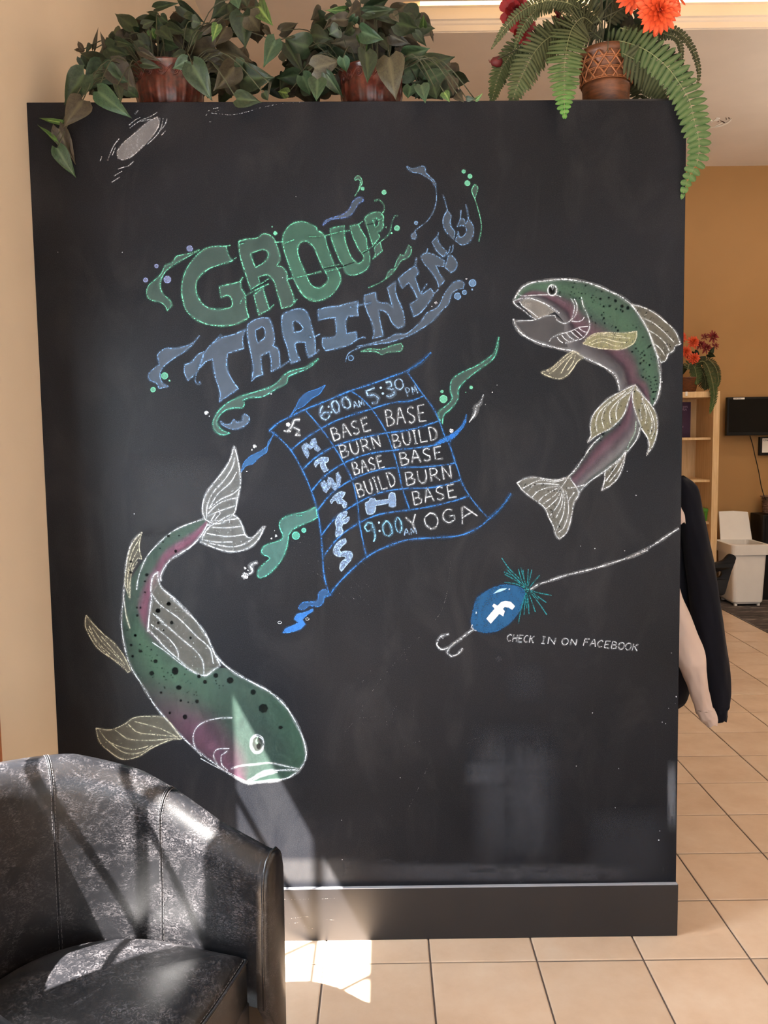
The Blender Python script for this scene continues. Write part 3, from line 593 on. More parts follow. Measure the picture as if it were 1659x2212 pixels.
FONT = {'A': [[(0,0),(.42,1),(.55,1),(.95,0)],[(.18,.42),(.85,.42)]], 'B': [[(.1,0),(.1,1),(.6,.95),(.78,.76),(.55,.54),(.12,.52)],[(.55,.54),(.92,.34),(.78,.08),(.1,0)]],
 'S': [[(.85,.86),(.6,1),(.25,.92),(.15,.7),(.45,.52),(.78,.36),(.75,.1),(.4,0),(.08,.14)]], 'E': [[(.9,1),(.15,.97),(.12,.5),(.1,.02),(.92,0)],[(.12,.5),(.72,.54)]],
 'U': [[(.08,1),(.08,.3),(.3,.02),(.62,.04),(.86,.35),(.88,1)]], 'R': [[(.1,0),(.1,1),(.62,.94),(.8,.74),(.6,.5),(.12,.46)],[(.4,.48),(.92,0)]], 'N': [[(.1,0),(.1,1),(.85,.02),(.88,1)]],
 'I': [[(.1,1),(.9,1)],[(.5,1),(.5,0)],[(.1,0),(.9,0)]], 'L': [[(.12,1),(.1,.02),(.9,0)]], 'D': [[(.1,0),(.1,1),(.6,.9),(.9,.5),(.65,.1),(.1,0)]],
 'Y': [[(.02,1),(.48,.5),(.95,1)],[(.48,.5),(.5,0)]], 'O': [[(.5,1),(.12,.8),(.06,.4),(.35,.02),(.72,.08),(.94,.5),(.8,.88),(.5,1)]], 'G': [[(.88,.84),(.55,1),(.15,.78),(.08,.35),(.38,.02),(.85,.12),(.9,.44),(.5,.44)]],
 'M': [[(.02,0),(.14,1),(.5,.3),(.84,1),(.98,0)]], 'P': [[(.1,0),(.12,1),(.65,.95),(.82,.72),(.6,.48),(.12,.48)]], 'C': [[(.88,.84),(.55,1),(.15,.75),(.08,.35),(.4,.02),(.86,.14)]], 'H': [[(.1,1),(.1,0)],[(.9,1),(.9,0)],[(.1,.5),(.9,.52)]],
 'K': [[(.1,1),(.1,0)],[(.88,1),(.12,.45)],[(.35,.6),(.92,0)]], 'F': [[(.9,1),(.14,.97),(.1,0)],[(.12,.52),(.7,.54)]], ':': [[(.42,.8),(.5,.78)],[(.42,.3),(.5,.28)]],
 'f': [[(.1,0),(.4,.6)]]}
def word(txt, x0, y0, x1, y1, h, w=3, col=WH, tr=D, parent=None, name='word', a=.84, gap=.22, lean=0, label=None, widths=None):
    c = CH(3); n = len(txt); d = np.array([x1-x0, y1-y0], float); L = np.linalg.norm(d); u = d/L; up = np.array([u[1], -u[0]])*h + u*h*lean
    wd = widths or [(.5 if q in 'I:' else 1.0) for q in txt]; tot = sum(wd)+gap*(n-1); cw = L/tot; p = 0
    for q, ww in zip(txt, wd):
        if q != ' ':
            for st in FONT[q]:
                pts = [tuple(np.array([x0, y0])+u*(p+s_[0]*ww)*cw+up*(s_[1]+rnd.uniform(-.02, .02))) for s_ in st]
                c.stroke(tr(pts), w, col, a, taper=0)
        p += ww+gap
    return c.build(name, parent or tt, label or 'chalk writing ' + txt)
word('BASE', 462,655, 715,578, 88); word('BASE', 815,556, 1085,518, 108)
word('BURN', 515,768, 785,692, 84); word('BUILD', 862,700, 1160,640, 88, label='chalk writing BUILD in the second row')
word('BASE', 600,880, 805,825, 82); word('BASE', 908,816, 1195,768, 84)
word('BUILD', 630,1030, 885,945, 96); word('BURN', 945,950, 1255,900, 88)
word('BASE', 995,1080, 1285,1022, 88)
word('AM', 600,440, 668,418, 44, 2.8, LB); word('PM', 952,358, 1022,335, 56, 2.8, LB); word('AM', 932,1282, 1015,1270, 42, 2.8, LB)
word('Y', 968,1262, 1040,1240, 108, 3.2); word('O', 1078,1248, 1172,1225, 108, 3.2); word('G', 1195,1205, 1282,1182, 88, 3.2); word('A', 1318,1208, 1425,1150, 100, 3.2)
def strokes(name, tr, L, w, col, a=.85, parent=None, layer=3, label=None):
    c = CH(layer)
    for q in L:
        if label == 'chalk colon': (cx, cy), = tr([q[0]]); c.dot(cx, cy, 2.4, col, 1)
        else: c.stroke(tr(q), w, col, a)
    return c.build(name, parent or tt, label)
strokes('numeral', D, [[(392,418),(375,450),(385,500),(410,512),(435,490),(430,462),(400,465),(385,485)]], 4.4, LB)
strokes('numeral', D, [[(428,425),(434,427)],[(450,462),(456,464)]], 4, LB, label='chalk colon')
strokes('numeral', D, [[(470,385),(452,400),(458,440),(480,468),(498,455),(495,410),(475,385)]], 4.8, LB)
strokes('numeral', D, [[(535,360),(518,385),(530,425),(555,440),(574,420),(565,385),(540,360)]], 4.8, LB)
strokes('numeral', D, [[(735,300),(680,322),(688,352),(735,348),(760,370),(750,400),(715,402)]], 5, LB)
strokes('numeral', D, [[(776,300),(780,301)],[(790,338),(794,339)]], 4, LB, label='chalk colon')
strokes('numeral', D, [[(808,265),(840,258),(850,285),(820,305),(858,310),(868,340),(835,358),(812,350)]], 5.2, LB)
strokes('numeral', D, [[(890,240),(870,262),(878,300),(905,312),(924,290),(915,250),(890,240)]], 3.4, LB)
strokes('numeral', D, [[(720,1200),(690,1195),(668,1225),(685,1252),(715,1240),(722,1205),(735,1260),(738,1295),(728,1322)]], 4, srgb(140,195,228))
strokes('numeral', D, [[(763,1195),(767,1196)],[(768,1250),(772,1251)]], 3, LB, label='chalk colon')
strokes('numeral', D, [[(815,1180),(790,1215),(800,1270),(830,1286),(850,1262),(842,1215),(818,1182)]], 4, srgb(140,195,228))
strokes('numeral', D, [[(888,1158),(872,1190),(882,1245),(903,1262),(914,1235),(908,1185),(890,1158)]], 3.6, srgb(140,195,228))
DC, DL = srgb(150, 176, 214), srgb(176, 198, 224)
def day(poly, label):
    c = CH(3); c.fill([D(poly)], DC, .3); c.y -= .0003; c.fill([D(poly)], DC, .62, mi=0); c.y -= .0003; c.stroke(D(poly), 2.2, DL, .8, True); c.build('day_letter', tt, label)
def day3(Q, label):
    c = CH(3)
    for q in Q: c.fill([D(q)], DC, .3, smooth=False); c.y -= .0002; c.fill([D(q)], DC, .62, smooth=False, mi=0); c.stroke(D(q), 1.8, DL, .6, True, smooth=False)
    c.build('day_letter', tt, label)
day3([[(250,690),(272,670),(302,735),(290,772),(268,738)], [(262,676),(282,664),(320,692),(308,708)], [(308,708),(298,692),(318,640),(342,634),(332,690)], [(322,645),(345,636),(352,675),(378,708),(358,724),(338,712)]], 'pale blue chalk letter M')
day([(335,805),(345,785),(385,762),(428,765),(428,785),(405,800),(415,830),(428,845),(400,860),(378,825),(375,798),(355,808),(345,825)], 'pale blue chalk letter T, upper')
day3([[(376,935),(402,915),(425,965),(414,998),(395,985)], [(414,994),(402,975),(430,892),(452,900),(440,960)], [(438,900),(456,905),(488,955),(474,982),(453,965)], [(474,980),(484,945),(478,870),(492,860),(512,895),(505,950)]], 'pale blue chalk letter W')
day([(440,1050),(470,1015),(510,990),(540,995),(525,1025),(515,1035),(550,1065),(545,1090),(530,1097),(515,1070),(490,1068),(480,1045),(460,1052),(450,1070)], 'pale blue chalk letter T, lower')
day([(475,1190),(500,1140),(548,1118),(553,1128),(545,1150),(520,1170),(522,1180),(548,1165),(565,1155),(566,1170),(550,1195),(522,1208),(518,1235),(525,1255),(510,1275),(478,1290),(475,1265),(482,1230)], 'pale blue chalk letter F')
day([(505,1315),(540,1302),(545,1325),(520,1350),(500,1375),(510,1392),(545,1385),(580,1390),(588,1412),(575,1445),(545,1480),(515,1518),(505,1500),(512,1460),(545,1432),(535,1418),(500,1420),(470,1405),(463,1375),(475,1345)], 'pale blue chalk letter S')
c = CH(3); c.shape([D([(672,1065),(700,1050),(705,1035),(738,1035),(742,1050),(828,1040),(832,1010),(845,995),(868,1000),(875,1040),(875,1085),(855,1092),(832,1085),(830,1066),(742,1082),(740,1110),(725,1135),(690,1140),(680,1120)])], DC, DL, .45, 2.2); c.build('dumbbell_drawing', tt, 'pale blue chalk dumbbell')
c = CH(3)
(cx, cy), = D([(160,545)]); c.dot(cx, cy, 4.6, WH, .95)
for L, w in (([(240,512),(205,515),(185,555),(165,580),(140,590)], 4), ([(185,558),(165,582),(180,590)], 4.5), ([(188,560),(215,570),(235,580),(225,600),(210,615),(245,614)], 3.6), ([(132,585),(165,592)], 3.6)): c.stroke(D(L), w, WH, .9)
c.build('runner_drawing', tt, 'white chalk running figure')

# ------------------------------------------------------------------ fish
GRN = srgb(78, 98, 88); GRL = srgb(84, 116, 94); PUR = srgb(116, 86, 100); GRY = srgb(150, 148, 152); DK = srgb(16, 16, 16); DUST = srgb(136, 132, 116)
def lerp(a, b, t): t = max(0, min(1, t)); return tuple(x*(1-t)+y*t for x, y in zip(a, b))
def grad(stops):
    def f(v):
        for i in range(len(stops)-1):
            if v <= stops[i+1][0]:
                a, b = stops[i], stops[i+1]; return lerp(a[1], b[1], (v-a[0])/(b[0]-a[0]))
        return stops[-1][1]
    return f
def fin(parent, loop, rays, lc=CRE, fc=DUST, fa=.36, w=3.4, name='fin', label=None, closed=True, layer=3, rw=2.4):
    c = CH(layer); c.fill([loop], fc, fa); c.y -= .0003; c.stroke(loop, w, lc, .86, closed)
    for r in rays: c.stroke(r, rw*1.15, lc, .84)
    c.y += .00015; c.fill([loop], lc, .34, mi=0)
    return c.build(name, parent, label)
# fish on the right
f1 = bpy.data.objects.new('fish_drawing', None); link(f1, brd); f1['label'] = 'chalk trout leaping, at the right of the board'
back = F([(125,320),(150,265),(200,205),(280,165),(400,148),(560,135),(700,150),(820,180),(950,235),(1060,290),(1150,360),(1220,450),(1290,570),(1345,700),(1380,830),(1400,950),(1400,1060),(1380,1160),(1340,1245)])
belly = F([(135,345),(300,300),(430,370),(500,440),(560,515),(560,620),(600,740),(640,765),(720,810),(850,870),(940,920),(1010,980),(1035,1050),(1045,1110),(1150,1080),(1200,1120),(1290,1230)])
g1 = grad([(0, (*GRN, .75)), (.28, (*GRL, .85)), (.46, (*GRN, .8)), (.55, (*lerp(GRN, PUR, .7), .75)), (.66, (*PUR, .85)), (.78, (*srgb(80,64,72), .5)), (.9, (*GRY, .35)), (1, (*GRY, .55))])
c = CH(1); c.band(back, belly, lambda u, v: g1(v), 60, 14); c.y -= .0002; c.band(back, belly, lambda u, v: (*lerp(g1(v)[:3], WH, .25), g1(v)[3]*.50), 60, 14, mi=0)
c.fill([F([(130,500),(200,498),(300,492),(400,458),(480,452),(560,520),(600,740),(520,745),(400,712),(290,670),(190,610),(140,550)])], srgb(110,108,110), .34)
c.fill([F([(165,320),(250,302),(350,332),(430,375),(480,420),(400,455),(320,480),(230,400)])], srgb(150,146,140), .5)
g2 = grad([(0, (*srgb(80,110,96), .5)), (.15, (*srgb(90,70,84), .6)), (.35, (*PUR, .85)), (.55, (*srgb(120,108,118), .5)), (.8, (*GRY, .6)), (1, (*srgb(60,84,70), .5))])
c.band(G_([(1150,190),(1040,440),(890,570),(800,660),(720,780),(640,890),(600,925)]), G_([(1170,200),(1230,500),(1170,640),(1060,760),(930,870),(800,960),(690,1060)]), lambda u, v: g2(v), 40, 12)
c.build('fish_body', f1)
c = CH(2)
c.stroke(F([(1045,1110),(1035,1050),(1010,980),(940,920),(850,870),(720,810),(640,762),(540,745),(400,710),(290,670),(190,610),(135,540),(118,480)]), 4.6, WH, .88)
c.stroke(F([(120,320),(150,265),(200,205),(280,165),(400,148),(560,135),(700,150),(820,180),(950,235),(1060,290),(1150,360),(1220,450),(1290,570),(1345,700),(1380,830),(1400,950),(1400,1060),(1380,1160),(1340,1245)]), 4.6, WH, .86)
c.stroke(G_([(890,570),(800,660),(720,780),(640,890),(600,925)]), 3.6, WH, .85)
c.stroke(G_([(1225,500),(1200,590),(1130,690),(1060,760),(930,870),(800,960),(720,1030),(680,1085)]), 3.8, WH, .85)
c.stroke(G_([(1190,440),(1180,540),(1130,640),(1100,720)]), 2.4, srgb(180,210,190), .8)
for L, w in (([(118,320),(125,345),(145,365),(210,410),(270,460),(325,488)], 3), ([(170,330),(200,370),(260,410),(330,465)], 2.6), ([(120,320),(170,308),(250,298),(350,328),(430,370),(520,430)], 3.6), ([(150,265),(200,280),(280,275),(400,270),(500,275),(535,290)], 2.4),
    ([(120,500),(200,497),(300,490),(400,455),(480,450),(500,490),(540,515),(570,520),(610,500),(640,440),(650,360),(620,300)], 2.8), ([(650,305),(675,370),(660,450),(610,500)], 2.6), ([(712,290),(730,370),(770,460),(785,540),(765,600),(720,650),(640,675),(570,692)], 3),
    ([(625,500),(680,505),(720,490),(738,462)], 2), ([(685,555),(730,550),(770,545)], 2.2), ([(430,680),(450,650),(520,615),(600,595),(680,560)], 2.6), ([(500,640),(520,670),(550,690)], 2.2), ([(540,620),(560,650),(600,680)], 2.2), ([(580,605),(610,640),(650,665)], 2.2),
    ([(620,590),(650,620),(690,650)], 2.2), ([(655,575),(690,605),(720,635)], 2.2), ([(690,562),(730,590),(765,600)], 2.2)): c.stroke(F(L), w, WH, .84)
c.build('fish_outline', f1)
c = CH(3); (cx, cy), = F([(457,230)]); c.dot(cx, cy, 8, DK, .95, 10, mi=1, n=14); c.y -= .0003
c.stroke([(cx+9.6*math.cos(k*.6283), cy+11.6*math.sin(k*.6283)) for k in range(10)], 3.4, WH, .95, True); c.stroke([(cx-2, cy-9), (cx+1, cy-1), (cx+3, cy-9)], 2.6, WH, .9, smooth=False); c.build('fish_eye', f1)
fin(f1, F([(725,700),(760,650),(830,610),(920,600),(1040,605),(1130,600),(1195,590),(1195,630),(1170,690),(1110,730),(1030,750),(950,745),(850,735)]), [F([(730,690),(850,620),(1000,640),(1140,650)]), F([(760,700),(880,650),(1020,680),(1120,690)]), F([(800,705),(900,680),(1000,715),(1070,720)]), F([(740,660),(860,612),(960,615),(1080,632)])], CRE, srgb(150,148,112), .6, 3, 'fin', 'pectoral fin')
fin(f1, F([(650,765),(590,790),(520,850),(450,910),(360,950),(430,985),(520,1005),(590,970),(640,910),(680,850),(730,820)]), [F([(655,775),(560,850),(470,935),(430,960)]), F([(650,785),(590,860),(530,960)]), F([(660,790),(640,860),(590,930)]), F([(645,770),(540,860),(410,945)])], CRE)
fin(f1, F([(1150,355),(1250,380),(1350,430),(1450,510),(1530,590),(1580,700),(1530,720),(1520,755),(1470,790),(1450,840),(1410,865),(1360,760),(1290,570),(1220,450)]), [F([(1225,465),(1330,510),(1430,590),(1525,690)]), F([(1300,580),(1380,630),(1450,700),(1480,760)]), F([(1340,690),(1400,740),(1440,800)])], WH)
fin(f1, G_([(1170,130),(1090,170),(960,240),(870,320),(810,400),(790,490),(795,570),(765,630),(860,560),(960,510),(1040,440),(1090,370),(1120,280),(1150,190)]), [G_([(1150,160),(1010,290),(960,370),(970,480)]), G_([(1100,180),(930,320),(890,420),(910,510)]), G_([(1060,200),(880,350),(840,450),(850,540)]), G_([(1150,180),(1050,260),(1015,350),(1020,430)])], WH, srgb(150,146,118), .5)
fin(f1, G_([(1180,120),(1240,210),(1310,290),(1360,370),(1375,460),(1370,560),(1340,650),(1280,745),(1305,660),(1290,590),(1240,510),(1200,400),(1165,290),(1160,200)]), [G_([(1190,160),(1250,230),(1225,370),(1240,440)]), G_([(1250,260),(1300,360),(1330,460),(1310,560)]), G_([(1240,240),(1280,380),(1270,470)]), G_([(1290,300),(1340,420),(1350,520),(1320,600)])], WH, srgb(150,146,118), .5)
fin(f1, G_([(1100,700),(1080,820),(1030,940),(960,1010),(920,1030),(890,1050),(915,960),(925,880),(1040,790)]), [G_([(1080,740),(1000,860),(925,970)]), G_([(1090,760),(1040,870),(950,980)])], WH)
tailr = [G_([(600,940),(480,975),(350,960),(200,1030)]), G_([(520,1000),(400,990),(300,1000),(240,1060)]), G_([(520,1010),(400,1030),(330,1060),(280,1110)]), G_([(530,1015),(430,1070),(370,1110),(335,1150)]), G_([(540,1015),(480,1090),(380,1165)]), G_([(545,1020),(500,1120),(400,1215)]), G_([(550,1030),(520,1150),(440,1270)]), G_([(555,1040),(540,1180),(490,1290)]), G_([(570,1050),(555,1250),(495,1390)]), G_([(580,1060),(600,1230),(560,1370),(505,1420)]), G_([(650,1065),(600,1140),(600,1190)]), G_([(600,930),(560,990),(530,1030)]), G_([(590,1030),(660,1020),(740,1000)])]
fin(f1, G_([(600,925),(500,960),(400,950),(300,935),(210,950),(150,985),(200,1050),(300,1130),(390,1200),(430,1290),(470,1370),(490,1440),(520,1475),(580,1420),(610,1340),(630,1250),(650,1150),(690,1075)]), tailr, WH, srgb(140,138,128), .4, 3.4, 'tail')
def spots(parent, pts, name='spots'):
    c = CH(5)
    for x, y, r in pts: c.dot(x, y, r, DK, .9, r*rnd.uniform(.7, 1.2), mi=1, n=7)
    return c.build(name, parent)
bkp = resample(crom(back, 6), 60); bly = resample(crom(belly, 6), 60); sp = []
for _ in range(120):
    i = rnd.randint(14, 57); v = rnd.uniform(.06, .5); p = bkp[i]*(1-v)+bly[i]*v; sp.append((p[0], p[1], rnd.choice([.9, 1.0, 1.2, 1.5, 2.0])))
for x, y, r in ((878,305,11),(1010,323,12),(960,368,11),(1067,370,13),(1118,385,12),(890,240,9),(952,295,8),(1200,412,7),(1072,415,8)): (a, b), = F([(x, y)]); sp.append((a, b, r/4.05))
for _ in range(26):
    u = rnd.random(); p = np.array([1300, 880])*(1-u)+np.array([1262, 985])*u
    sp.append((1330-80*u+rnd.uniform(-12, 10), 905+80*u+rnd.uniform(-8, 8)+10, rnd.choice([.9, 1.1, 1.4])))
for L, n in ((G_([(200,1000),(560,1050),(420,1230),(560,1380)]), 40), (G_([(830,480),(1060,300)]), 12), (G_([(1190,200),(1250,420),(1320,600)]), 16), (F([(1240,410),(1480,640),(1430,780)]), 22), (G_([(930,950),(1050,830)]), 8)):
    q = resample(L, n)
    for p in q: sp.append((p[0]+rnd.uniform(-11, 11), p[1]+rnd.uniform(-8, 8), rnd.choice([.9, 1.1, 1.4])))
spots(f1, sp, 'fish_spots')
# fish on the left
f2 = bpy.data.objects.new('fish_drawing', None); link(f2, brd); f2['label'] = 'chalk trout diving, at the left of the board'
LFT = H([(1060,680),(880,745),(780,800),(680,890),(600,980),(520,1080),(450,1200),(400,1400),(385,1550)])+J([(325,250),(345,370),(380,470),(450,580),(530,710),(620,820),(720,930),(820,1020),(940,1110),(1050,1185),(1150,1235)])
RGT = H([(1090,720),(1040,810),(960,900),(870,960),(780,1020),(730,1090),(700,1190),(640,1300),(610,1500)])+J([(490,200),(560,300),(680,390),(780,470),(880,500),(1000,470),(1080,510),(1190,570),(1300,630),(1400,720),(1470,830),(1520,940),(1540,1040),(1525,1100),(1480,1160),(1400,1205),(1150,1235)])
gA = grad([(0, (*GRN, .6)), (.4, (*GRN, .75)), (.6, (*PUR, .8)), (.8, (*srgb(140,90,110), .6)), (1, (*srgb(110,100,108), .4))])
gM = grad([(0, (*GRN, .5)), (.3, (*GRL, .7)), (.8, (*GRN, .7)), (1, (*GRN, .6))])
gB = grad([(0, (*PUR, .35)), (.16, (*srgb(112,78,96), .78)), (.34, (*srgb(90,76,82), .66)), (.46, (*srgb(68,84,76), .74)), (.75, (*srgb(62,82,74), .78)), (1, (*srgb(66,96,80), .78))])
def fA(u, v):
    a, b, m = gA(v), gB(v), gM(v)
    if u < .3: return a
    if u < .42: return lerp(a, m, (u-.3)/.12)
    if u < .56: return m
    if u < .74: return lerp(m, b, (u-.56)/.18)
    return b
c = CH(1); c.band(LFT, RGT, fA, 90, 16); c.y -= .0002; c.band(LFT, RGT, lambda u, v: (*lerp(fA(u, v)[:3], WH, .2), fA(u, v)[3]*.50), 90, 16, mi=0); c.build('fish_body', f2)
c = CH(2)
c.stroke(H([(1060,680),(880,745),(780,800),(680,890),(600,980),(550,1080),(520,1180),(510,1260)]), 3, WH, .82)
c.stroke(H([(555,790),(490,850),(450,930),(425,1050),(410,1200),(400,1350),(385,1500)])+J([(322,250),(345,370),(380,470),(450,580),(530,710),(620,820),(720,930),(820,1020),(940,1110),(1050,1185),(1150,1235)]), 3.6, WH, .82)
c.stroke(J([(1150,1235),(1250,1225),(1400,1205),(1480,1160),(1525,1100),(1540,1040),(1520,940),(1470,830),(1400,720),(1300,630),(1190,570),(1080,510),(1000,450),(940,390)]), 4.2, WH, .88)
c.stroke(H([(1090,720),(1040,810),(960,900),(870,960),(780,1020),(730,1090),(705,1150),(712,1190)]), 4, WH, .84)
for L, w in (([(1050,800),(950,805),(860,830),(810,870),(790,930),(805,1000),(845,1055)], 2.8), ([(1030,1005),(950,1010),(925,1050),(950,1110)], 2.6), ([(1020,1020),(975,1050),(980,1110),(1020,1150)], 2.6), ([(1040,1140),(1100,1120),(1200,1110),(1300,1100),(1400,1120),(1500,1140)], 3),
    ([(1150,1228),(1250,1165),(1350,1150),(1500,1145)], 4.2), ([(1150,1235),(1250,1185),(1350,1160)], 3), ([(840,1070),(940,1125),(1040,1170),(1140,1225)], 1.8), ([(330,0),(345,120),(370,205)], 2.4)): c.stroke(J(L), w, WH, .85)
c.build('fish_outline', f2)
c = CH(3); (cx, cy), = J([(1215,975)]); c.dot(cx, cy, 10, srgb(60,60,58), .6, 15, mi=1, n=14); c.y -= .0003
for k in (13.5, 12): c.stroke([(cx+k*math.cos(q*.6283)*1.05+rnd.uniform(-1, 1), cy+k*1.45*math.sin(q*.6283)+rnd.uniform(-1, 1)) for q in range(10)], 2.8, WH, .9, True)
c.stroke([(cx+2, cy-16), (cx-2, cy-6), (cx+2, cy)], 3, srgb(180, 220, 190), .8); c.dot(cx+3, cy+4, 4, DK, .9, 6, mi=1); c.build('fish_eye', f2)
fin(f2, H([(680,1110),(640,1160),(625,1250),(630,1330),(615,1450),(600,1600)])+J([(500,220),(600,330),(700,420),(780,490),(870,520),(930,480),(970,455),(930,370),(880,260),(810,160),(730,80),(640,0)])+H([(950,1470),(850,1360),(720,1250),(690,1190)]),
    [H([(630,1290),(700,1380),(850,1490),(1000,1640)])+J([(900,340),(925,440)]), J([(525,110),(600,180),(720,280),(820,370),(855,430),(862,520)]), J([(510,180),(600,250),(660,310),(690,370),(690,430)]), J([(495,215),(570,290)]), J([(545,120),(640,210),(760,320)]), J([(520,300),(620,370),(720,450),(830,510)])], WH, srgb(120,118,110), .36, 4, 'fin', 'large pelvic fin')
fin(f2, J([(80,120),(75,190),(110,270),(160,340),(240,400),(320,450),(355,500),(375,490),(330,390),(270,310),(200,250),(130,180)]), [J([(100,190),(150,290),(240,380)]), J([(120,200),(190,300),(300,410)]), J([(180,260),(250,340),(340,450)]), J([(95,210),(180,340),(340,480)])], CRE, DUST, .3, 3)
fin(f2, J([(145,870),(170,960),(230,1020),(320,1075),(420,1060),(500,1010),(570,975),(650,945),(715,942),(650,850),(600,800),(500,790),(400,800),(330,845),(240,880)]), [J([(165,880),(220,950),(300,990),(400,1010),(490,990)]), J([(230,960),(330,1030),(430,1035),(520,985)]), J([(270,880),(360,940),(500,950),(690,935)]), J([(360,845),(420,895),(520,910),(680,925)]), J([(400,825),(500,850),(580,875),(690,930)])], CRE, DUST, .32, 3.2)
fin(f2, H([(555,790),(490,860),(450,950),(430,1060),(415,1200),(440,1300),(455,1340),(460,1180),(480,1060),(520,1000),(552,1010),(530,920),(538,850)]), [H([(540,830),(470,960),(440,1100),(438,1300)]), H([(520,930),(460,1060),(430,1200)]), H([(515,1030),(470,1120),(450,1240),(455,1340)]), H([(410,1350),(425,1470),(455,1575)])], CRE, DUST, .25, 2.4)
fin(f2, H([(1075,690),(1045,600),(1070,490),(1130,400),(1210,300),(1270,200),(1305,90),(1330,180),(1350,300),(1355,400),(1330,520),(1300,640),(1180,720)]), [H([(1080,680),(1085,580),(1130,470),(1220,370),(1290,260),(1310,180)]), H([(1100,600),(1170,480),(1270,390),(1325,300)]), H([(1110,590),(1200,520),(1290,480),(1345,435)]), H([(1090,640),(1160,570),(1240,530),(1330,510)]), H([(1090,660),(1180,620),(1310,575)]), H([(1175,600),(1190,640),(1100,740)]), H([(1150,640),(1090,740)])], WH, srgb(140,140,136), .3, 3.6, 'tail', 'upper lobe of the tail')
fin(f2, H([(1280,650),(1340,680),(1370,740),(1400,820),(1450,835),(1500,790),(1555,740),(1500,850),(1420,920),(1300,950),(1180,930),(1030,870),(1090,760),(1180,700)]), [H([(1110,700),(1220,695),(1330,680)]), H([(1120,750),(1240,755),(1370,740)]), H([(1080,800),(1240,825),(1390,810)]), H([(1040,850),(1150,870),(1290,870)]), H([(1100,880),(1300,910),(1430,860),(1540,745)])], WH, srgb(140,140,136), .3, 3.6, 'tail', 'lower lobe of the tail')
sp = []
for x, y, r in ((405,253,8),(378,318,9),(440,358,12),(388,392,9),(540,425,14),(670,490,22),(515,505,16),(694,600,18),(577,633,8),(815,692,12),(735,795,15),(1255,738,30),(1035,552,22),(1188,630,18),(1370,865,14),(828,525,12),(708,686,8),(635,768,8),(627,44,14),(555,90,16),(773,270,8),(868,562,12),(940,520,16),(485,328,5),(512,348,6)):
    (a, b), = J([(x, y)]); sp.append((a, b, r/3.4))
for x, y, r in ((768,820,10),(855,817,7),(725,870,7),(827,945,11),(700,922,6),(592,1137,14),(462,1030,12),(462,1118,11),(577,1190,9),(577,1280,8),(512,1405,8),(515,1468,10),(540,1405,8),(499,1632,12),(683,1430,18),(770,1375,18),(795,1527,14),(685,1530,11),(432,1587,6),(730,1590,7)):
    (a, b), = H([(x, y)]); sp.append((a, b, r/4))
for _ in range(70):
    (a, b), = J([(rnd.uniform(420, 1000), 0)]); u = (a-290)/180; sp.append((a, 1400+u*90+rnd.uniform(-20, 62), rnd.choice([.7, .8, 1.0, 1.3])))
spots(f2, sp, 'fish_spots')

# ------------------------------------------------------------------ lure and caption
lu = bpy.data.objects.new('lure_drawing', None); link(lu, brd)
ell = K([(330,300),(305,370),(290,450),(300,490),(335,515),(400,523),(480,500),(545,455),(600,385),(630,300),(625,250),(580,225),(500,218),(420,240),(370,268)])
c = CH(1); c.shape([ell], srgb(38,78,116), srgb(44,92,140), .9, 4); c.y -= .0008
c.fill([K([(430,275),(470,245),(520,238),(500,252)])], srgb(170,210,235), .9); (cx, cy), = K([(533,243)]); c.dot(cx, cy, 1.8, WH, .9); (cx, cy), = K([(322,396)]); c.dot(cx, cy, 1.5, WH, .9, 3)
c.build('lure_body', lu)
c = CH(4); c.shape([K([(388,435),(410,405),(440,370),(425,352),(435,338),(458,352),(480,330),(510,320),(545,328),(570,355),(552,375),(530,362),(505,358),(492,372),(505,385),(495,418),(470,402),(445,430),(415,465)])], srgb(222,216,214), WH, .95, 1.6, smooth=False); c.build('emblem', lu, 'white chalk letter f on the lure')
c = CH(4); RR = random.Random(3)
for L in ([(485,45),(530,110),(590,170),(650,240)], [(515,115),(570,170),(640,235)], [(505,150),(560,180),(640,235)], [(500,200),(580,212),(640,240)], [(500,135),(545,155)], [(608,105),(625,170),(645,235)], [(592,115),(610,180),(640,235)], [(655,115),(652,180),(648,240)], [(678,120),(665,180),(650,240)], [(728,155),(690,200),(655,245)], [(805,285),(730,270),(660,250)], [(770,330),(720,295),(660,250)], [(775,410),(720,330),(660,255)], [(700,390),(680,330),(655,260)], [(660,405),(655,330),(648,260)], [(628,410),(635,330),(645,260)], [(592,465),(610,370),(640,270)], [(600,400),(620,330),(642,262)], [(612,380),(630,300)], [(645,370),(648,290)], [(622,120),(632,200)], [(720,310),(690,280)], [(560,180),(600,205)]):
    c.stroke(K([L[0], *L[1:]]), 2.6, srgb(48,150,160), .84, taper=.3)
(cx, cy), = K([(650,250)]); c.dot(cx, cy, 7, srgb(70,180,180), .7, 5); c.build('feather_fringe', lu)
c = CH(4)
c.stroke(K([(665,250),(720,215),(790,192),(900,155),(1040,122),(1200,75),(1330,30),(1420,-6)])+G_([(1110,1645),(1230,1590),(1360,1515),(1480,1435),(1565,1378)]), 4.4, WH, .84); c.build('fishing_line', lu)
c = CH(4); c.stroke(K([(305,500),(250,540),(200,575),(150,615),(100,630),(72,605),(75,575),(95,548),(148,532)]), 4, WH, .86); c.stroke(K([(180,590),(150,620),(135,650),(160,675),(195,665),(225,640),(235,622)]), 3.8, WH, .86); c.stroke(K([(95,548),(112,562)]), 3.4, WH, .85); c.stroke(K([(235,622),(205,655)]), 3.4, WH, .85)
c.stroke(K([(298,472),(290,490),(305,498)]), 2.4, WH, .85); c.stroke(K([(308,505),(325,512)]), 2, WH, .85); c.stroke(K([(170,600),(230,560)]), 5, WH, .7); c.build('hook', lu)
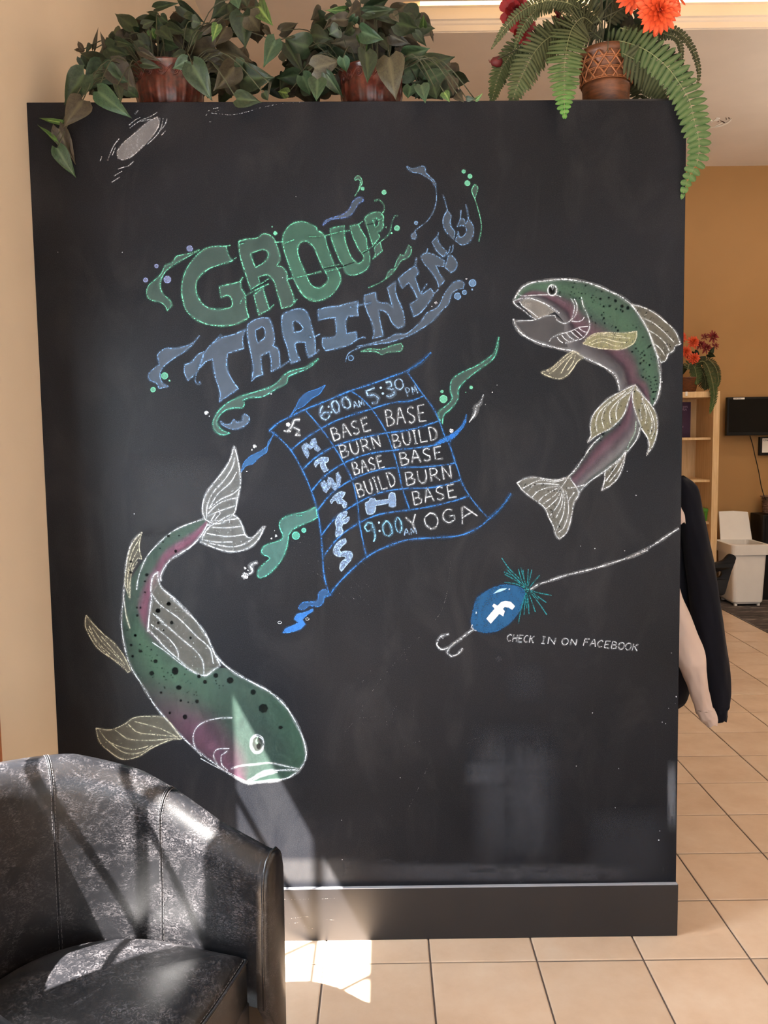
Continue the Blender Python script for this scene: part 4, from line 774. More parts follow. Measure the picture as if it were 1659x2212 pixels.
word('CHECK', 515,578, 690,590, 46, 2.4, WH, K, lu, 'caption', lean=.12, gap=.14, label='chalk caption beside the lure, first word')
word('IN', 735,592, 830,598, 44, 2.4, WH, K, lu, 'caption', lean=.12, label='chalk caption, second word')
word('ON', 865,600, 965,606, 42, 2.4, WH, K, lu, 'caption', lean=.12, label='chalk caption, third word')
word('FACEBOOK', 1003,606, 1355,642, 46, 2.4, WH, K, lu, 'caption', lean=.12, gap=.14, label='chalk caption, fourth word')

# ------------------------------------------------------------------ scribbles, scratches and chalk dust
sb = bpy.data.objects.new('scribble_drawing', None); link(sb, brd)
c = CH(1); c.shape([Z1([(940,698),(880,730),(800,800),(730,860),(700,910),(705,945),(735,955),(790,930),(860,870),(920,800),(950,740)])], srgb(150,148,150), srgb(200,198,198), .48, 2.2, .68)
for L in ([(775,765),(830,725),(900,695),(940,670)], [(770,748),(810,715),(840,700)], [(805,683),(825,660)], [(998,708),(985,745),(962,775)], [(975,705),(960,770),(925,820),(880,862)], [(955,705),(945,765)], [(990,780),(965,808)], [(712,828),(680,870),(655,925),(643,960)], [(690,880),(670,930)], [(608,935),(598,962)], [(800,962),(765,992),(740,998),(705,1010)], [(730,1022),(680,1052)], [(715,1058),(668,1088)], [(860,860),(800,925),(770,945)], [(840,725),(900,712)]): c.stroke(Z1(L), 1.7, WH, .68)
c.build('oval_scribble', sb)
c = CH(1)
for L in ([(1310,680),(1380,686),(1460,672),(1550,645),(1659,622)], [(1240,665),(1250,660)], [(1262,675),(1300,680)], [(1230,690),(1238,680)], [(1250,728),(1262,728)], [(1270,650),(1305,643)], [(1285,668),(1315,655)]): c.stroke(Z1(L), 1.4, WH, .62)
c.stroke([(600, 225), (640, 221), (665, 220)], 1.2, WH, .5); c.build('line_scribble', sb)
c = CH(0); NB = T(700, 1380, 3.0164)
for L in ([(130,612),(200,530),(250,440),(350,290),(450,170),(530,80),(620,-10)], [(250,425),(250,500),(256,595)], [(230,515),(370,505)], [(400,490),(413,582)], [(485,422),(450,470),(445,530),(475,555)], [(582,465),(585,535)], [(580,420),(635,415)], [(520,702),(600,672),(703,653)], [(925,697),(970,655),(1040,633)], [(240,292),(305,207)], [(522,50),(525,130)], [(525,95),(545,150)], [(985,745),(1012,780)], [(165,325),(225,250)], [(430,1090),(443,1155)], [(540,1130),(620,960),(700,780)]): c.stroke(NB(L), 1.3, srgb(150,150,152), .45, dust=False)
for k in range(7):
    y0 = 1140+k*14; c.stroke([(628, y0), (680, y0+12), (740, y0+40+k*4), (800, y0+90+k*6)], 1.1, srgb(140,140,144), .42, dust=False)
c.stroke(K([(158,60),(150,150),(130,290),(90,400),(10,500)]), 1.2, srgb(140,140,140), .5, dust=False); c.build('scratches', sb)
c = CH(0); R4 = random.Random(11)
for x, y in ((264,545),(289,1110),(1285,1185),(1350,1190),(1450,1410),(1330,1745),(1337,1660),(1425,1795),(1422,1815),(1245,1655),(740,1857),(738,1772),(865,1680),(1255,1180),(1280,1540),(125,545),(1430,825),(1355,1018),(1373,1070),(1460,1505),(1459,1520),(1445,1530),(1430,1560),(1437,1563),(610,600),(640,425)): c.dot(x+R4.uniform(-1, 1), y, R4.uniform(.7, 1.5), WH, .85)
c.build('chalk_specks', sb)
c = CH(0)
def dust(x0, x1, y0, y1, col, a, n=8):
    c.band([(x0+(x1-x0)*k/n, y0) for k in range(n+1)], [(x0+(x1-x0)*k/n, y1) for k in range(n+1)], lambda u, v: (*col, a*min(1, 4*u, 4*(1-u))*min(1, 4*v, 4*(1-v))), 14, 14)
DG = srgb(120, 124, 134)
dust(1010, 1215, 1560, 1885, DG, .17); dust(1090, 1190, 1590, 1870, DG, .10); dust(740, 1455, 1862, 1906, srgb(130,130,138), .22); dust(1260, 1455, 1740, 1900, DG, .10); dust(560, 800, 1850, 1912, srgb(150,146,144), .18)
dust(1440, 1462, 1640, 1800, srgb(170,176,186), .35); dust(280, 500, 980, 1160, srgb(120,120,122), .08); dust(1000, 1100, 1640, 1700, DG, .2); dust(1090, 1180, 1430, 1520, DG, .05)
c.stroke(NB([(330,1460),(420,1440),(500,1470),(620,1450)]), 3, DG, .4); c.stroke([(1075, 1418), (1080, 1428)], 6, DG, .45); c.stroke([(1120, 1907), (1135, 1900), (1140, 1893)], 3, DG, .5); c.stroke([(1430, 1890), (1433, 1875)], 3, DG, .5)
c.build('chalk_dust', sb)
c = CH(0); c.y = -.0142
for L in ([(604,1943),(650,1943),(668,1942)], [(690,1942),(730,1940)], [(604,1988),(630,1984),(660,1980),(672,1982)], [(620,1996),(650,1992)], [(690,1985),(725,1988)], [(650,1998),(676,2006)]): c.stroke(L, 1.6, srgb(150,145,140), .5)
c.build('scuff_marks', brd)
# ================================================================== TUB ARMCHAIR
fx = Vector((.945, -.326, 0)); lx = Vector((.326, .945, 0)); cc = Vector((-1.568, -.860, 0))
def L3(u, v, z): return cc+fx*u+lx*v+Vector((0, 0, z))
chair = empty('tub_armchair', tuple(cc), 'worn black leather tub armchair in the sun at the lower left', 'armchair')
UA, UF, RC = .105, .320, .345
def upath(n=64):
    """(point, inward normal, t) along the U of the shell, from the arm near the board round to the other arm."""
    La = UF-UA; Lc = math.pi*RC; tot = 2*La+Lc; out = []
    for i in range(n+1):
        s = tot*i/n
        if s < La: u, v, nx, ny = UF-s, RC, 0, -1
        elif s < La+Lc:
            a = (s-La)/RC; u, v = UA-RC*math.sin(a), RC*math.cos(a); nx, ny = math.sin(a), -math.cos(a)
        else: u, v, nx, ny = UA+(s-La-Lc), -RC, 0, 1
        out.append((u, v, nx, ny, s/tot))
    return out
def ztop(t):
    k = min(t, 1-t)*2; return float(np.interp(k, [0, .16, .34, .42, .62, 1], [.606, .650, .722, .756, .812, .842]))
def section(zt):   # (inward offset, z) going from the seat up the inside, over the crown and down the outside
    return [(.050, .26), (.052, .36), (.049, .43), (.047, .47), (.045, max(.475, zt-.12)), (.046, zt-.075), (.040, zt-.04), (.024, zt-.014), (.002, zt-.002), (-.022, zt-.004), (-.040, zt-.022), (-.048, zt-.055), (-.049, zt-.12), (-.047, .40), (-.044, .22), (-.042, .09)]
v = []; P_ = upath(72); ns = len(section(.8))
for (u, w_, nx, ny, t_) in P_:
    sg = section(ztop(t_))
    for (o_, z) in sg: v.append(L3(u+nx*o_, w_+ny*o_, max(z, .09)))
f = grid_faces(len(P_), ns); n_ = len(P_)
f += [(i*ns+ns-1, (i+1)*ns+ns-1, (i+1)*ns, i*ns) for i in range(n_-1)]
sh = obj('shell', v, f, M['leather'], chair, smooth=True)
for side, idx in ((1, 0), (-1, n_-1)):      # padded front of each arm
    u, w_, nx, ny, t_ = P_[idx]; sg = section(ztop(t_)); lo = [L3(u-.004, w_+ny*o_*1.02, z) for o_, z in sg]; hi = [L3(u+.020, w_+ny*o_*.99, z-.001) for o_, z in sg]
    cen = [L3(u+.024, w_+ny*o_*.80, max(.1, z-.012)) for o_, z in sg]
    mb = MB(); m_ = len(lo); mb.v = lo+hi+cen
    for a in (0, m_):
        mb.f += [(a+i, a+(i+1) % m_, a+(i+1) % m_+m_, a+i+m_) for i in range(m_)]
    mb.f += [tuple(2*m_+i for i in range(m_))]
    if side == 1: mb.f = [q[::-1] for q in mb.f]
    mb.build('arm_front', M['leather'], chair, smooth=True)
    MB().tube([L3(u+.014, w_+ny*o_*1.03, z+(.001 if z > .5 else 0)) for o_, z in sg], .0035, 6).build('piping', M['leather'], chair, smooth=True)
def seam(t0):
    for dt, r, mat in ((-.0028, .0006, M['thread']), (.0028, .0006, M['thread']), (0, .0013, M['leather'])):
        k = (t0+dt)*72; i = int(k); q = k-i; pts = []
        a, b = P_[i], P_[i+1]; u, w_, nx, ny, t_ = [a[j]*(1-q)+b[j]*q for j in range(5)]; sg = section(ztop(t_))
        sgs = crom3([(o_+.0006*(1 if o_ > 0 else -1), z+.0006) for o_, z in sg[:12]], 5)
        if mat == M['thread']:
            for j in range(0, len(sgs)-1):
                pp = [L3(u+nx*s_[0], w_+ny*s_[0], s_[1]) for s_ in (sgs[j], sgs[j+1])]
                n2 = max(1, int((pp[1]-pp[0]).length/.009))
                for e in range(n2):
                    pts.append((pp[0].lerp(pp[1], (e+.1)/n2), pp[0].lerp(pp[1], (e+.75)/n2)))
            mb = MB()
            for a_, b_ in pts: mb.tube([a_, b_], r, 4, False)
            mb.build('stitching', mat, chair, label='pale stitching')
        else: MB().tube([L3(u+nx*s_[0], w_+ny*s_[0], s_[1]) for s_ in sgs], r, 5).build('seam', mat, chair, smooth=True)
for t0 in (.165, .345, .5, .655, .835): seam(t0)
# cushion
def cush(rad):     # plan outline of the cushion, rad<=1 scales towards the middle
    pts = []; Rr = .281
    for i in range(13): pts.append((.298-(.298-UA)*i/12*1.0, Rr))
    for i in range(1, 24): a = math.pi*i/24; pts.append((UA-Rr*math.sin(a), Rr*math.cos(a)))
    for i in range(13): pts.append((UA+(.298-UA)*i/12, -Rr))
    for i in range(1, 10): k = i/10; pts.append((.298+.018*math.sin(math.pi*k), -Rr+2*Rr*k))
    return [((u-.04)*rad+.04, v_*rad) for u, v_ in pts]
rings = [(.95, .26), (.985, .265), (1.0, .28), (1.0, .365), (.99, .380), (.96, .391), (.85, .408), (.6, .422), (.3, .428), (.02, .429)]
v = []; m_ = len(cush(1))
for rad, z in rings: v += [L3(u, w_, z) for u, w_ in cush(rad)]
f = grid_faces(len(rings), m_, True)+[tuple(range(m_-1, -1, -1)), tuple((len(rings)-1)*m_+i for i in range(m_))]
obj('seat_cushion', v, f, M['leather'], chair, smooth=True)
q = [L3(u, w_, .376) for u, w_ in cush(1.0)]; MB().tube(q+[q[0]], .0042, 6, False).build('piping', M['leather'], chair, smooth=True)
q = cush(1.004); mb = MB(); L = [L3(u, w_, .382) for u, w_ in cush(.985)]
for i in range(len(L)):
    a, b = L[i], L[(i+1) % len(L)]; n2 = max(1, int((b-a).length/.01))
    for e in range(n2): mb.tube([a.lerp(b, (e+.1)/n2), a.lerp(b, (e+.7)/n2)], .0007, 4, False)
mb.build('stitching', M['thread'], chair, label='pale stitching')
b_ = [L3(.298, .293, .09), L3(.298, -.293, .09), L3(-.2, -.2, .09), L3(-.2, .2, .09)]; MB().prism([p+Vector((0, 0, 0)) for p in b_], [p+Vector((0, 0, .185)) for p in b_]).build('seat_base', M['leather'], chair, bevel=.006)
for u, w_ in ((.28, .30), (.28, -.30), (-.17, .19), (-.17, -.19)):
    p = L3(u, w_, 0); MB().lathe([(.016, 0), (.020, .02), (.026, .10)], tuple(p), 16).build('leg', M['black_plastic'], chair, smooth=True)

# ================================================================== PLANTS
def leaf_mesh(name, mat, W=.8, fold=.25, curl=.15, seed=0):
    R5 = random.Random(seed); rows, cols = 11, 9; v = []; uv = []
    for i in range(rows):
        t_ = i/(rows-1); wd = W*.5*(math.sin(math.pi*min(1, t_**.62*.98+.02))**.9)*(1.0 if t_ < .8 else 1.0)
        wd = W*.5*float(np.interp(t_, [0, .06, .2, .35, .55, .75, .9, 1], [.42, .80, 1, .97, .72, .38, .12, .01]))
        for j in range(cols):
            s_ = -1+2*j/(cols-1); back = -.17*(abs(s_)**1.3)*(1-t_)**2.2+.05*(1-abs(s_))*(1-t_)**4*0
            x = s_*wd; y = t_+back; z = fold*abs(x)*(.7+.3*t_)-.10*abs(s_)**2*W*.5 - curl*t_*t_ + .012*math.sin(j*2.1+i*1.3+seed)
            z += .015*math.sin(abs(s_)*5+t_*9)*(1-t_)
            v.append((x, y, z)); vein = 1.0 if j == cols//2 else (.25 if (i+abs(j-cols//2)) % 3 == 0 else 0); uv.append((vein, max(0, t_-.6)*1.2+(abs(s_) > .9)*.25, 0, 1))
    m = mesh(name, v, grid_faces(rows, cols), mat, True)
    a = m.color_attributes.new('uvw', 'FLOAT_COLOR', 'POINT'); a.data.foreach_set('color', np.array(uv, np.float32).ravel()); return m
LM = {}
for k, mt in (('d', 'leaf_dark'), ('b', 'leaf_brown'), ('g', 'leaf_green'), ('u', 'leaf_blue')):
    for q in range(3): LM[k, q] = leaf_mesh('leaf', M[mt], .92, [.3, .12, .45][q], [.12, .28, .05][q], q)
def put_leaf(plant, b, t_, wpx, kind, y0, dy=None, roll=None, pet=True, R6=rnd):
    dy = R6.uniform(-.045, .045) if dy is None else dy
    Bp = Vector(at(b[0], b[1], y0)); Tp = Vector(at(t_[0], t_[1], y0+dy)); ax = Tp-Bp; L = ax.length; ax.normalize()
    view = (Vector(CAM)-Bp).normalized(); roll = R6.uniform(-.55, .55) if roll is None else roll
    N = (view-ax*view.dot(ax)).normalized(); N = Matrix.Rotation(roll, 3, ax) @ N; X = ax.cross(N).normalized(); w_ = wpx*1.22*pxm(y0)/.92/max(.6, math.cos(roll))
    o = bpy.data.objects.new('leaf', LM[kind, R6.randrange(3)]); link(o, plant)
    o.matrix_basis = Matrix(((X[0]*w_, ax[0]*L, N[0]*L, Bp[0]), (X[1]*w_, ax[1]*L, N[1]*L, Bp[1]), (X[2]*w_, ax[2]*L, N[2]*L, Bp[2]), (0, 0, 0, 1)))
    return Bp
def pot(plant, pcx, rimpy, rpx, name='pot'):
    yc = .15; c = at(pcx, rimpy, yc); R0 = rpx*pxm(yc); h = c[2]-2.474; cx = c[0]; z0 = 2.471
    prof = [(.60*R0, 0), (.66*R0, .004), (.88*R0, h*.24), (.98*R0, h*.48), (.985*R0, h*.66), (.955*R0, h*.69), (.985*R0, h*.93), (1.04*R0, h*.955), (1.05*R0, h*.985), (1.0*R0, h), (.93*R0, h*.985), (.88*R0, h*.8), (.8*R0, h*.78)]
    def rf(a, z):
        k = z/h; return 1+(.02*max(0, math.cos(a*22))**.3-.01)*(1 if .03 < k < .67 else 0)
    MB().lathe(prof, (cx, yc, z0), 176, rf=rf).build('pot', M['glaze'], plant, smooth=True)
    mb = MB(); zb = z0+h*.79; rr = lambda z: R0*np.interp((z-z0)/h, [.64, .93], [.94, .985])
    for k in range(16):
        a0 = k*2*math.pi/16; r_ = R0*.115
        for q_ in (1.0, .55, .18):
            pts = []
            for e in range(13):
                th = 2*math.pi*e/12; z = zb+r_*q_*math.sin(th); a = a0+r_*q_*math.cos(th)/R0; pts.append((cx+rr(z)*math.cos(a)*1.010, yc+rr(z)*math.sin(a)*1.010, z))
            mb.tube(pts, R0*.016, 5, False)
        pts = []
        for e in range(11):
            k2 = e/10; a = a0+(k2)*2*math.pi/16; z = zb+r_*1.25*math.cos(math.pi*k2)*(1 if k % 2 else -1); pts.append((cx+rr(z)*math.cos(a)*1.010, yc+rr(z)*math.sin(a)*1.010, z))
        mb.tube(pts, R0*.02, 5, False)
    mb.build('scroll_relief', M['glaze'], plant, smooth=True)
    MB().lathe([(0.001, h*.80), (.86*R0, h*.80)], (cx, yc, z0), 32, caps=False).build('soil', simple('dark_moss', srgb(30, 28, 20), .9), plant)
    return cx, yc, z0+h
def ivy(name, label, pcx, rimpy, rpx, leaves, tr, extra, seed, fills):
    R6 = random.Random(seed); yc = .15; c = at(pcx, rimpy, yc)
    pl = empty(name, (c[0], yc, 2.474), label, 'potted plant'); cx, cy_, cz = pot(pl, pcx, rimpy, rpx); st = MB()
    stems = [Vector((cx+R6.uniform(-.05, .05), yc+R6.uniform(-.05, .05), cz-.04)) for _ in range(9)]
    def do(b, t_, w_, k, y0=None, stem=True):
        if y0 is None: y0 = -.05 if max(t_[1], b[1]) > 214 else (R6.uniform(.0, .035) if abs(t_[0]-pcx) < rpx*1.3 and t_[1] > 130 else R6.uniform(.02, .16)); stem = R6.random() < .6 or b[1] > 190
        Bp = put_leaf(pl, b, t_, w_, k, y0, R6=R6)
        if not stem: return
        s0 = min(stems, key=lambda q: abs(q.x-Bp.x)+R6.uniform(0, .06)); d = Bp-s0
        mid = s0.lerp(Bp, .55)+Vector((0, R6.uniform(-.01, .02), .05+abs(d.x)*.10))
        if Bp.z < 2.50: mid.z = max(mid.z, 2.53); mid.y = min(mid.y, -.02)
        st.tube([tuple(p) for p in crom3([s0, mid, Bp], 5)], .0016, 5, False)
    for L in leaves:
        bx, by, tx, ty, w_, k = L[:6]; (b,) = tr([(bx, by)]); (t_,) = tr([(tx, ty)]); s_ = tr([(1, 0), (0, 0)]); sc_ = s_[0][0]-s_[1][0]; do(b, t_, w_*sc_, k)
    for (x0, x1, y0, y1, n) in fills:
        for _ in range(n):
            b = (R6.uniform(x0, x1), R6.uniform(y0, y1)); a = R6.uniform(.1, 3.0) if R6.random() < .8 else R6.uniform(-3, 0); l_ = R6.uniform(30, 54)
            tp = (b[0]+l_*math.cos(a)*1.0, b[1]+l_*math.sin(a)*.8)
            if tp[1] > 214: tp = (tp[0], 210)
            do(b, tp, l_*R6.uniform(.6, .8), R6.choice('dddbbu'), R6.uniform(.16, .28), stem=R6.random() < .25)
    st.build('stems', M['stem'], pl, kind='stuff'); return pl
ZB2 = T(550, 0, 3.016)
ivy('potted_ivy', 'heart-leaved trailing plant in an oxblood pot, at the left end above the chalkboard', 365, 152, 70, [
 (795,160,670,65,70,'d'),(900,182,930,245,45,'g'),(930,50,1060,15,40,'d'),(1075,35,1222,140,62,'d'),(935,85,860,65,22,'d'),(1135,92,1058,92,34,'d'),(1150,125,1200,140,60,'d'),(960,100,1010,140,45,'d'),(855,150,930,120,40,'d'),
 (488,298,430,318,24,'b'),(492,296,455,228,26,'b'),(560,292,580,172,20,'b'),(630,290,612,192,26,'b'),(540,262,520,302,24,'d'),(612,385,448,325,88,'d'),(480,345,530,432,44,'d'),(505,445,370,625,118,'d'),(612,392,505,552,112,'u'),(622,415,758,495,105,'u'),(665,392,832,565,126,'b'),
 (585,545,742,680,98,'u'),(495,600,392,728,112,'b'),(375,732,190,706,26,'g'),(330,842,222,738,20,'g'),(352,770,445,985,80,'b'),(342,885,438,1055,76,'u'),(640,285,765,330,85,'d'),(700,245,792,270,44,'d'),(775,205,800,300,58,'b'),(825,240,945,335,82,'d'),(838,305,960,368,40,'b'),
 (955,178,1035,240,60,'d'),(1000,165,1120,205,52,'d'),(985,258,1062,285,58,'u'),(1285,290,1078,328,112,'b'),(1300,300,1505,370,112,'b'),(1215,188,1358,90,34,'b'),(1300,145,1275,222,50,'g'),(1350,160,1285,272,80,'b'),(1450,82,1462,290,118,'d'),(1490,95,1565,190,108,'b'),(1545,38,1622,146,84,'g'),
 (1405,-12,1420,36,58,'u'),(1455,-20,1475,36,72,'d'),(1575,172,1628,210,38,'b'),(1640,242,1578,396,80,'u'),(1150,388,1265,602,118,'d'),(1120,360,1028,412,66,'u'),(1105,325,1010,340,50,'d'),(1235,392,1372,380,28,'b'),(1400,400,1285,550,112,'b'),(1455,468,1632,462,128,'d'),(1375,492,1455,575,92,'b'),(1400,372,1460,480,90,'u'),
 (1415,590,1560,602,80,'d'),(1618,500,1598,598,12,'b'),(1575,555,1602,602,40,'d'),(765,540,832,602,60,'d'),(700,515,728,602,42,'d'),(850,378,962,402,44,'d'),(570,500,605,590,40,'d')], Z1, [], 21,
 [(235, 445, 50, 140, 78), (205, 300, 100, 195, 30), (430, 560, 115, 200, 22), (480, 570, 0, 60, 8)])
ivy('potted_ivy', 'heart-leaved trailing plant in an oxblood pot, second from the left above the chalkboard', 802, 155, 65, [
 (592,62,465,75,40,'g'),(600,12,648,32,40,'d'),(690,45,610,110,78,'b'),(605,130,458,130,68,'b'),(500,140,460,186,32,'b'),(655,110,602,190,44,'u'),(742,50,885,-5,70,'d'),(722,80,925,60,60,'d'),(790,75,1072,150,70,'d'),(900,88,940,140,48,'b'),(925,150,1088,192,108,'d'),(1098,172,1100,102,40,'g'),
 (1048,215,1125,302,46,'d'),(1150,205,1160,268,18,'b'),(885,228,1012,292,72,'b'),(700,205,835,262,90,'u'),(690,255,482,292,118,'b'),(690,215,742,335,64,'g'),(372,228,482,245,108,'d'),(350,305,198,270,128,'d'),(172,205,292,165,66,'b'),(135,262,64,432,88,'u'),(200,282,330,490,78,'d'),(345,450,340,370,44,'u'),
 (390,445,562,398,116,'b'),(575,378,600,482,66,'u'),(285,485,140,515,88,'d'),(215,608,140,588,54,'g'),(310,495,372,622,88,'u'),(410,520,402,652,98,'u'),(470,482,575,640,66,'d'),(725,340,742,532,98,'d'),(880,375,897,612,150,'b'),(985,362,1142,320,98,'u'),(955,300,1168,396,98,'b'),(1085,445,1282,350,116,'d'),
 (960,475,1146,425,108,'u'),(1130,525,1272,440,90,'u'),(1085,555,1112,652,80,'u'),(1015,560,1000,652,78,'d'),(1165,560,1192,652,78,'d'),(1285,512,1300,612,60,'b'),(1320,610,1352,655,56,'b'),(1440,652,1486,612,22,'g'),(1382,642,1440,652,28,'d'),(1235,602,1272,652,48,'g'),(545,190,482,232,78,'d'),(725,110,835,175,70,'d'),(640,180,560,220,60,'d'),(760,10,700,60,44,'d'),(690,5,730,-30,40,'d')], ZB2, [], 22,
 [(690, 905, 20, 145, 78), (610, 745, 95, 198, 34), (865, 985, 125, 200, 30)])

# ---- ferns
def frond(plant, pts, hw, y0, ypts=None, gradient=(0, 1), dark=0, curl=.25, spacing=6.0, name='frond', side=0, lean=0, tooth=True, tipw=.9, droop=.4):
    """pts: photo points of the midrib; hw: half width in px at mid-length; real depth per point from ypts."""
    n0 = len(pts); ypts = ypts or [y0]*n0
    P = [at(p[0], p[1], yy) for p, yy in zip(pts, ypts)]; P = crom3(P, 10); P = np.array(P)
    d = np.concatenate([[0], np.cumsum(np.linalg.norm(np.diff(P, axis=0), axis=1))]); tot = d[-1]; px1 = pxm(y0); n = max(8, int(tot/(spacing*px1)))
    mb = MB(); uv = []; view = CAM-P[len(P)//2]; view /= np.linalg.norm(view)
    cen = [np.array([np.interp(tot*i/n, d, P[:, k]) for k in range(3)]) for i in range(n+1)]
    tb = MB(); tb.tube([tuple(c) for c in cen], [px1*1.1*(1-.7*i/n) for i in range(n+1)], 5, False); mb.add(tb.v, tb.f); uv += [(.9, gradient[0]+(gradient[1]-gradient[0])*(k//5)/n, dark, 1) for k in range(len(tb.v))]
    for i in range(1, n+1):
        c0 = cen[i]; tg = cen[min(i+1, n)]-cen[max(i-1, 0)]; tg /= np.linalg.norm(tg)+1e-9; u = i/n
        Lp = hw*px1*float(np.interp(u, [0, .12, .35, .6, .8, .93, 1], [.55, .85, 1, .95, .72, .40, .12])); wv = spacing*px1*.49
        sd = np.cross(tg, view); sd /= np.linalg.norm(sd)+1e-9; nrm = np.cross(sd, tg)
        for sgn in ((-1, 1) if side == 0 else (side,)):
            dv = sd*sgn+tg*(.38+lean); dv /= np.linalg.norm(dv); wd = np.cross(nrm, dv)
            jit = rnd.uniform(-.12, .12); dv = dv+nrm*(jit-.05); L_ = Lp*rnd.uniform(.9, 1.06); b = len(mb.v); cr = curl*rnd.uniform(.6, 1.3)
            R7 = [(0, .75), (.3, 1.0), (.62, .92), (.86, .62), (1.0, .05)]
            for (t_, ww) in R7:
                q = c0+dv*L_*t_-nrm*(-droop*.12*L_*t_*t_)+(-nrm)*(0)+np.array([0, 0, -droop*.25*L_*t_*t_]); k = wv*ww*(1+(.14*rnd.uniform(-1, 1) if tooth else 0))
                mb.v.append(tuple(q-wd*k)); mb.v.append(tuple(q+nrm*.12*k)); mb.v.append(tuple(q+wd*k))
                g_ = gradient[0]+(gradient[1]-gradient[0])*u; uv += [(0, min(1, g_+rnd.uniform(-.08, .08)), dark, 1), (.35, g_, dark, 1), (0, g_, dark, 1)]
            mb.f += [tuple(b+z for z in q) for q in grid_faces(5, 3)]
    o = mb.build(name, M['frond'], plant, smooth=False); a = o.data.color_attributes.new('uvw', 'FLOAT_COLOR', 'POINT'); a.data.foreach_set('color', np.array(uv, np.float32).ravel()); return o
def petal_mesh(mat, wide=.3, cup=.2, tip=.6):
    v = []; uv = []; rows = [(0, .35), (.25, .7), (.55, 1), (.82, .8 if tip < .7 else .95), (1, .08 if tip < .7 else .5)]
    for t_, w_ in rows:
        for s_ in (-1, 0, 1): v.append((s_*wide*.5*w_, t_, cup*t_*t_+(.12*wide if s_ else 0))); uv.append((0, .25+.75*t_, 0, 1))
    m = mesh('petal', v, grid_faces(5, 3), mat, True); a = m.color_attributes.new('uvw', 'FLOAT_COLOR', 'POINT'); a.data.foreach_set('color', np.array(uv, np.float32).ravel()); return m
PM = {'o': petal_mesh(M['orange'], .30, -.1), 'r': petal_mesh(M['red'], .75, .25, .9), 's': petal_mesh(M['red'], .3, .05)}
def bloom(plant, x, y, rpx, y0, kind='o', n=64, name='flower', R8=None, facing=None, joined=False):
    """a flower head: an Empty with its petals; small distant ones as one mesh."""
    R8 = R8 or random.Random(int(x*7+y)); c = Vector(at(x, y, y0)); r = rpx*pxm(y0); ax = Vector(facing or (0, -1, .15)).normalized()
    a = ax.orthogonal().normalized(); b = ax.cross(a)
    par = bpy.data.objects.new(name, None) if not joined else None
    if par: link(par, plant)
    mb = MB(); src = PM[kind]; sv = [vv.co.copy() for vv in src.vertices]; sf = [tuple(p.vertices) for p in src.polygons]; uv = []
    for i in range(n):
        k = (i+.5)/n; ph = i*2.39996; tilt = (math.acos(max(-1, min(1, 1-1.35*k)))); L = r*(.5+.5*k)*R8.uniform(.85, 1.12)
        d = (ax*math.cos(tilt)+(a*math.cos(ph)+b*math.sin(ph))*math.sin(tilt)).normalized(); base_ = c+d*r*.12
        N = (ax-d*ax.dot(d)); N = N.normalized() if N.length > 1e-3 else a; X = d.cross(N).normalized(); N = X.cross(d)
        Mx = Matrix(((X[0]*L, d[0]*L, N[0]*L, base_[0]), (X[1]*L, d[1]*L, N[1]*L, base_[1]), (X[2]*L, d[2]*L, N[2]*L, base_[2]), (0, 0, 0, 1)))
        if joined:
            mb.add([Mx @ p for p in sv], sf); uv += [tuple(q.color) for q in src.color_attributes['uvw'].data]
        else: o = bpy.data.objects.new('petal', src); link(o, par); o.matrix_basis = Mx
    if joined:
        o = mb.build(name, src.materials[0], plant); at2 = o.data.color_attributes.new('uvw', 'FLOAT_COLOR', 'POINT'); at2.data.foreach_set('color', np.array(uv, np.float32).ravel()); return o
    hb = MB(); hb.lathe([(r*.02, -.3*r), (r*.2, -.1*r), (r*.14, .12*r), (r*.02, .16*r)], (0, 0, 0), 10)
    q = ax.to_track_quat('Z', 'Y').to_matrix(); o = obj('flower_centre', [c+q @ Vector(p) for p in hb.v], hb.f, src.materials[0], par); a2 = o.data.color_attributes.new('uvw', 'FLOAT_COLOR', 'POINT'); a2.data.foreach_set('color', np.array([(0, 0, 0, 1)]*len(hb.v), np.float32).ravel())
    return par
yc = .15; c = at(1310, 112, yc); R0 = 52*pxm(yc); h = c[2]-2.474; z0 = 2.471
fern = empty('potted_fern', (c[0], yc, 2.474), 'large fern with orange and red flowers in a brown cane pot above the chalkboard', 'potted plant')
MB().lathe([(.80*R0, 0), (.88*R0, h*.02), (.93*R0, h*.44), (.95*R0, h*.46), (.93*R0, h*.48), (.97*R0, h*.9), (1.03*R0, h*.91), (1.04*R0, h), (.96*R0, h), (.92*R0, h*.85)], (c[0], yc, z0), 48).build('basket_pot', M['wicker'], fern, smooth=True)
rr = lambda k: R0*np.interp(k, [.02, .48, .9], [.9, .95, .99])
for k in (.50, .64, .80):
    for dz in (0, .022): MB().tube([(c[0]+rr(k)*math.cos(a)*1.03, yc+rr(k)*math.sin(a)*1.03, z0+h*(k+dz)) for a in np.linspace(0, 2*math.pi, 41)], R0*.022, 6, False).build('cane_band', M['cane'], fern, smooth=True)
for q in range(14):
    for sg in (-1, 1):
        pts = []
        for e in range(9): k = .5+.40*e/8; a = 2*math.pi*(q+sg*(e/8)*1.7+.5*(sg > 0))/14; pts.append((c[0]+rr(k)*math.cos(a)*(1.04+.02*math.sin(e*2+sg)), yc+rr(k)*math.sin(a)*(1.04+.02*math.sin(e*2+sg)), z0+h*k))
        MB().tube(pts, R0*.036, 5).build('cane_strip', M['cane'], fern, smooth=True)
fr_ = lambda L: L
frond(fern, [(1290,62),(1262,38),(1240,55),(1229,81),(1222,118),(1219,152),(1219,202),(1219.5,251)], 44, -.03, [.14, .06, .0, -.03, -.05, -.06, -.07, -.07], (0, 1), spacing=9.5, lean=-.25, droop=.25)
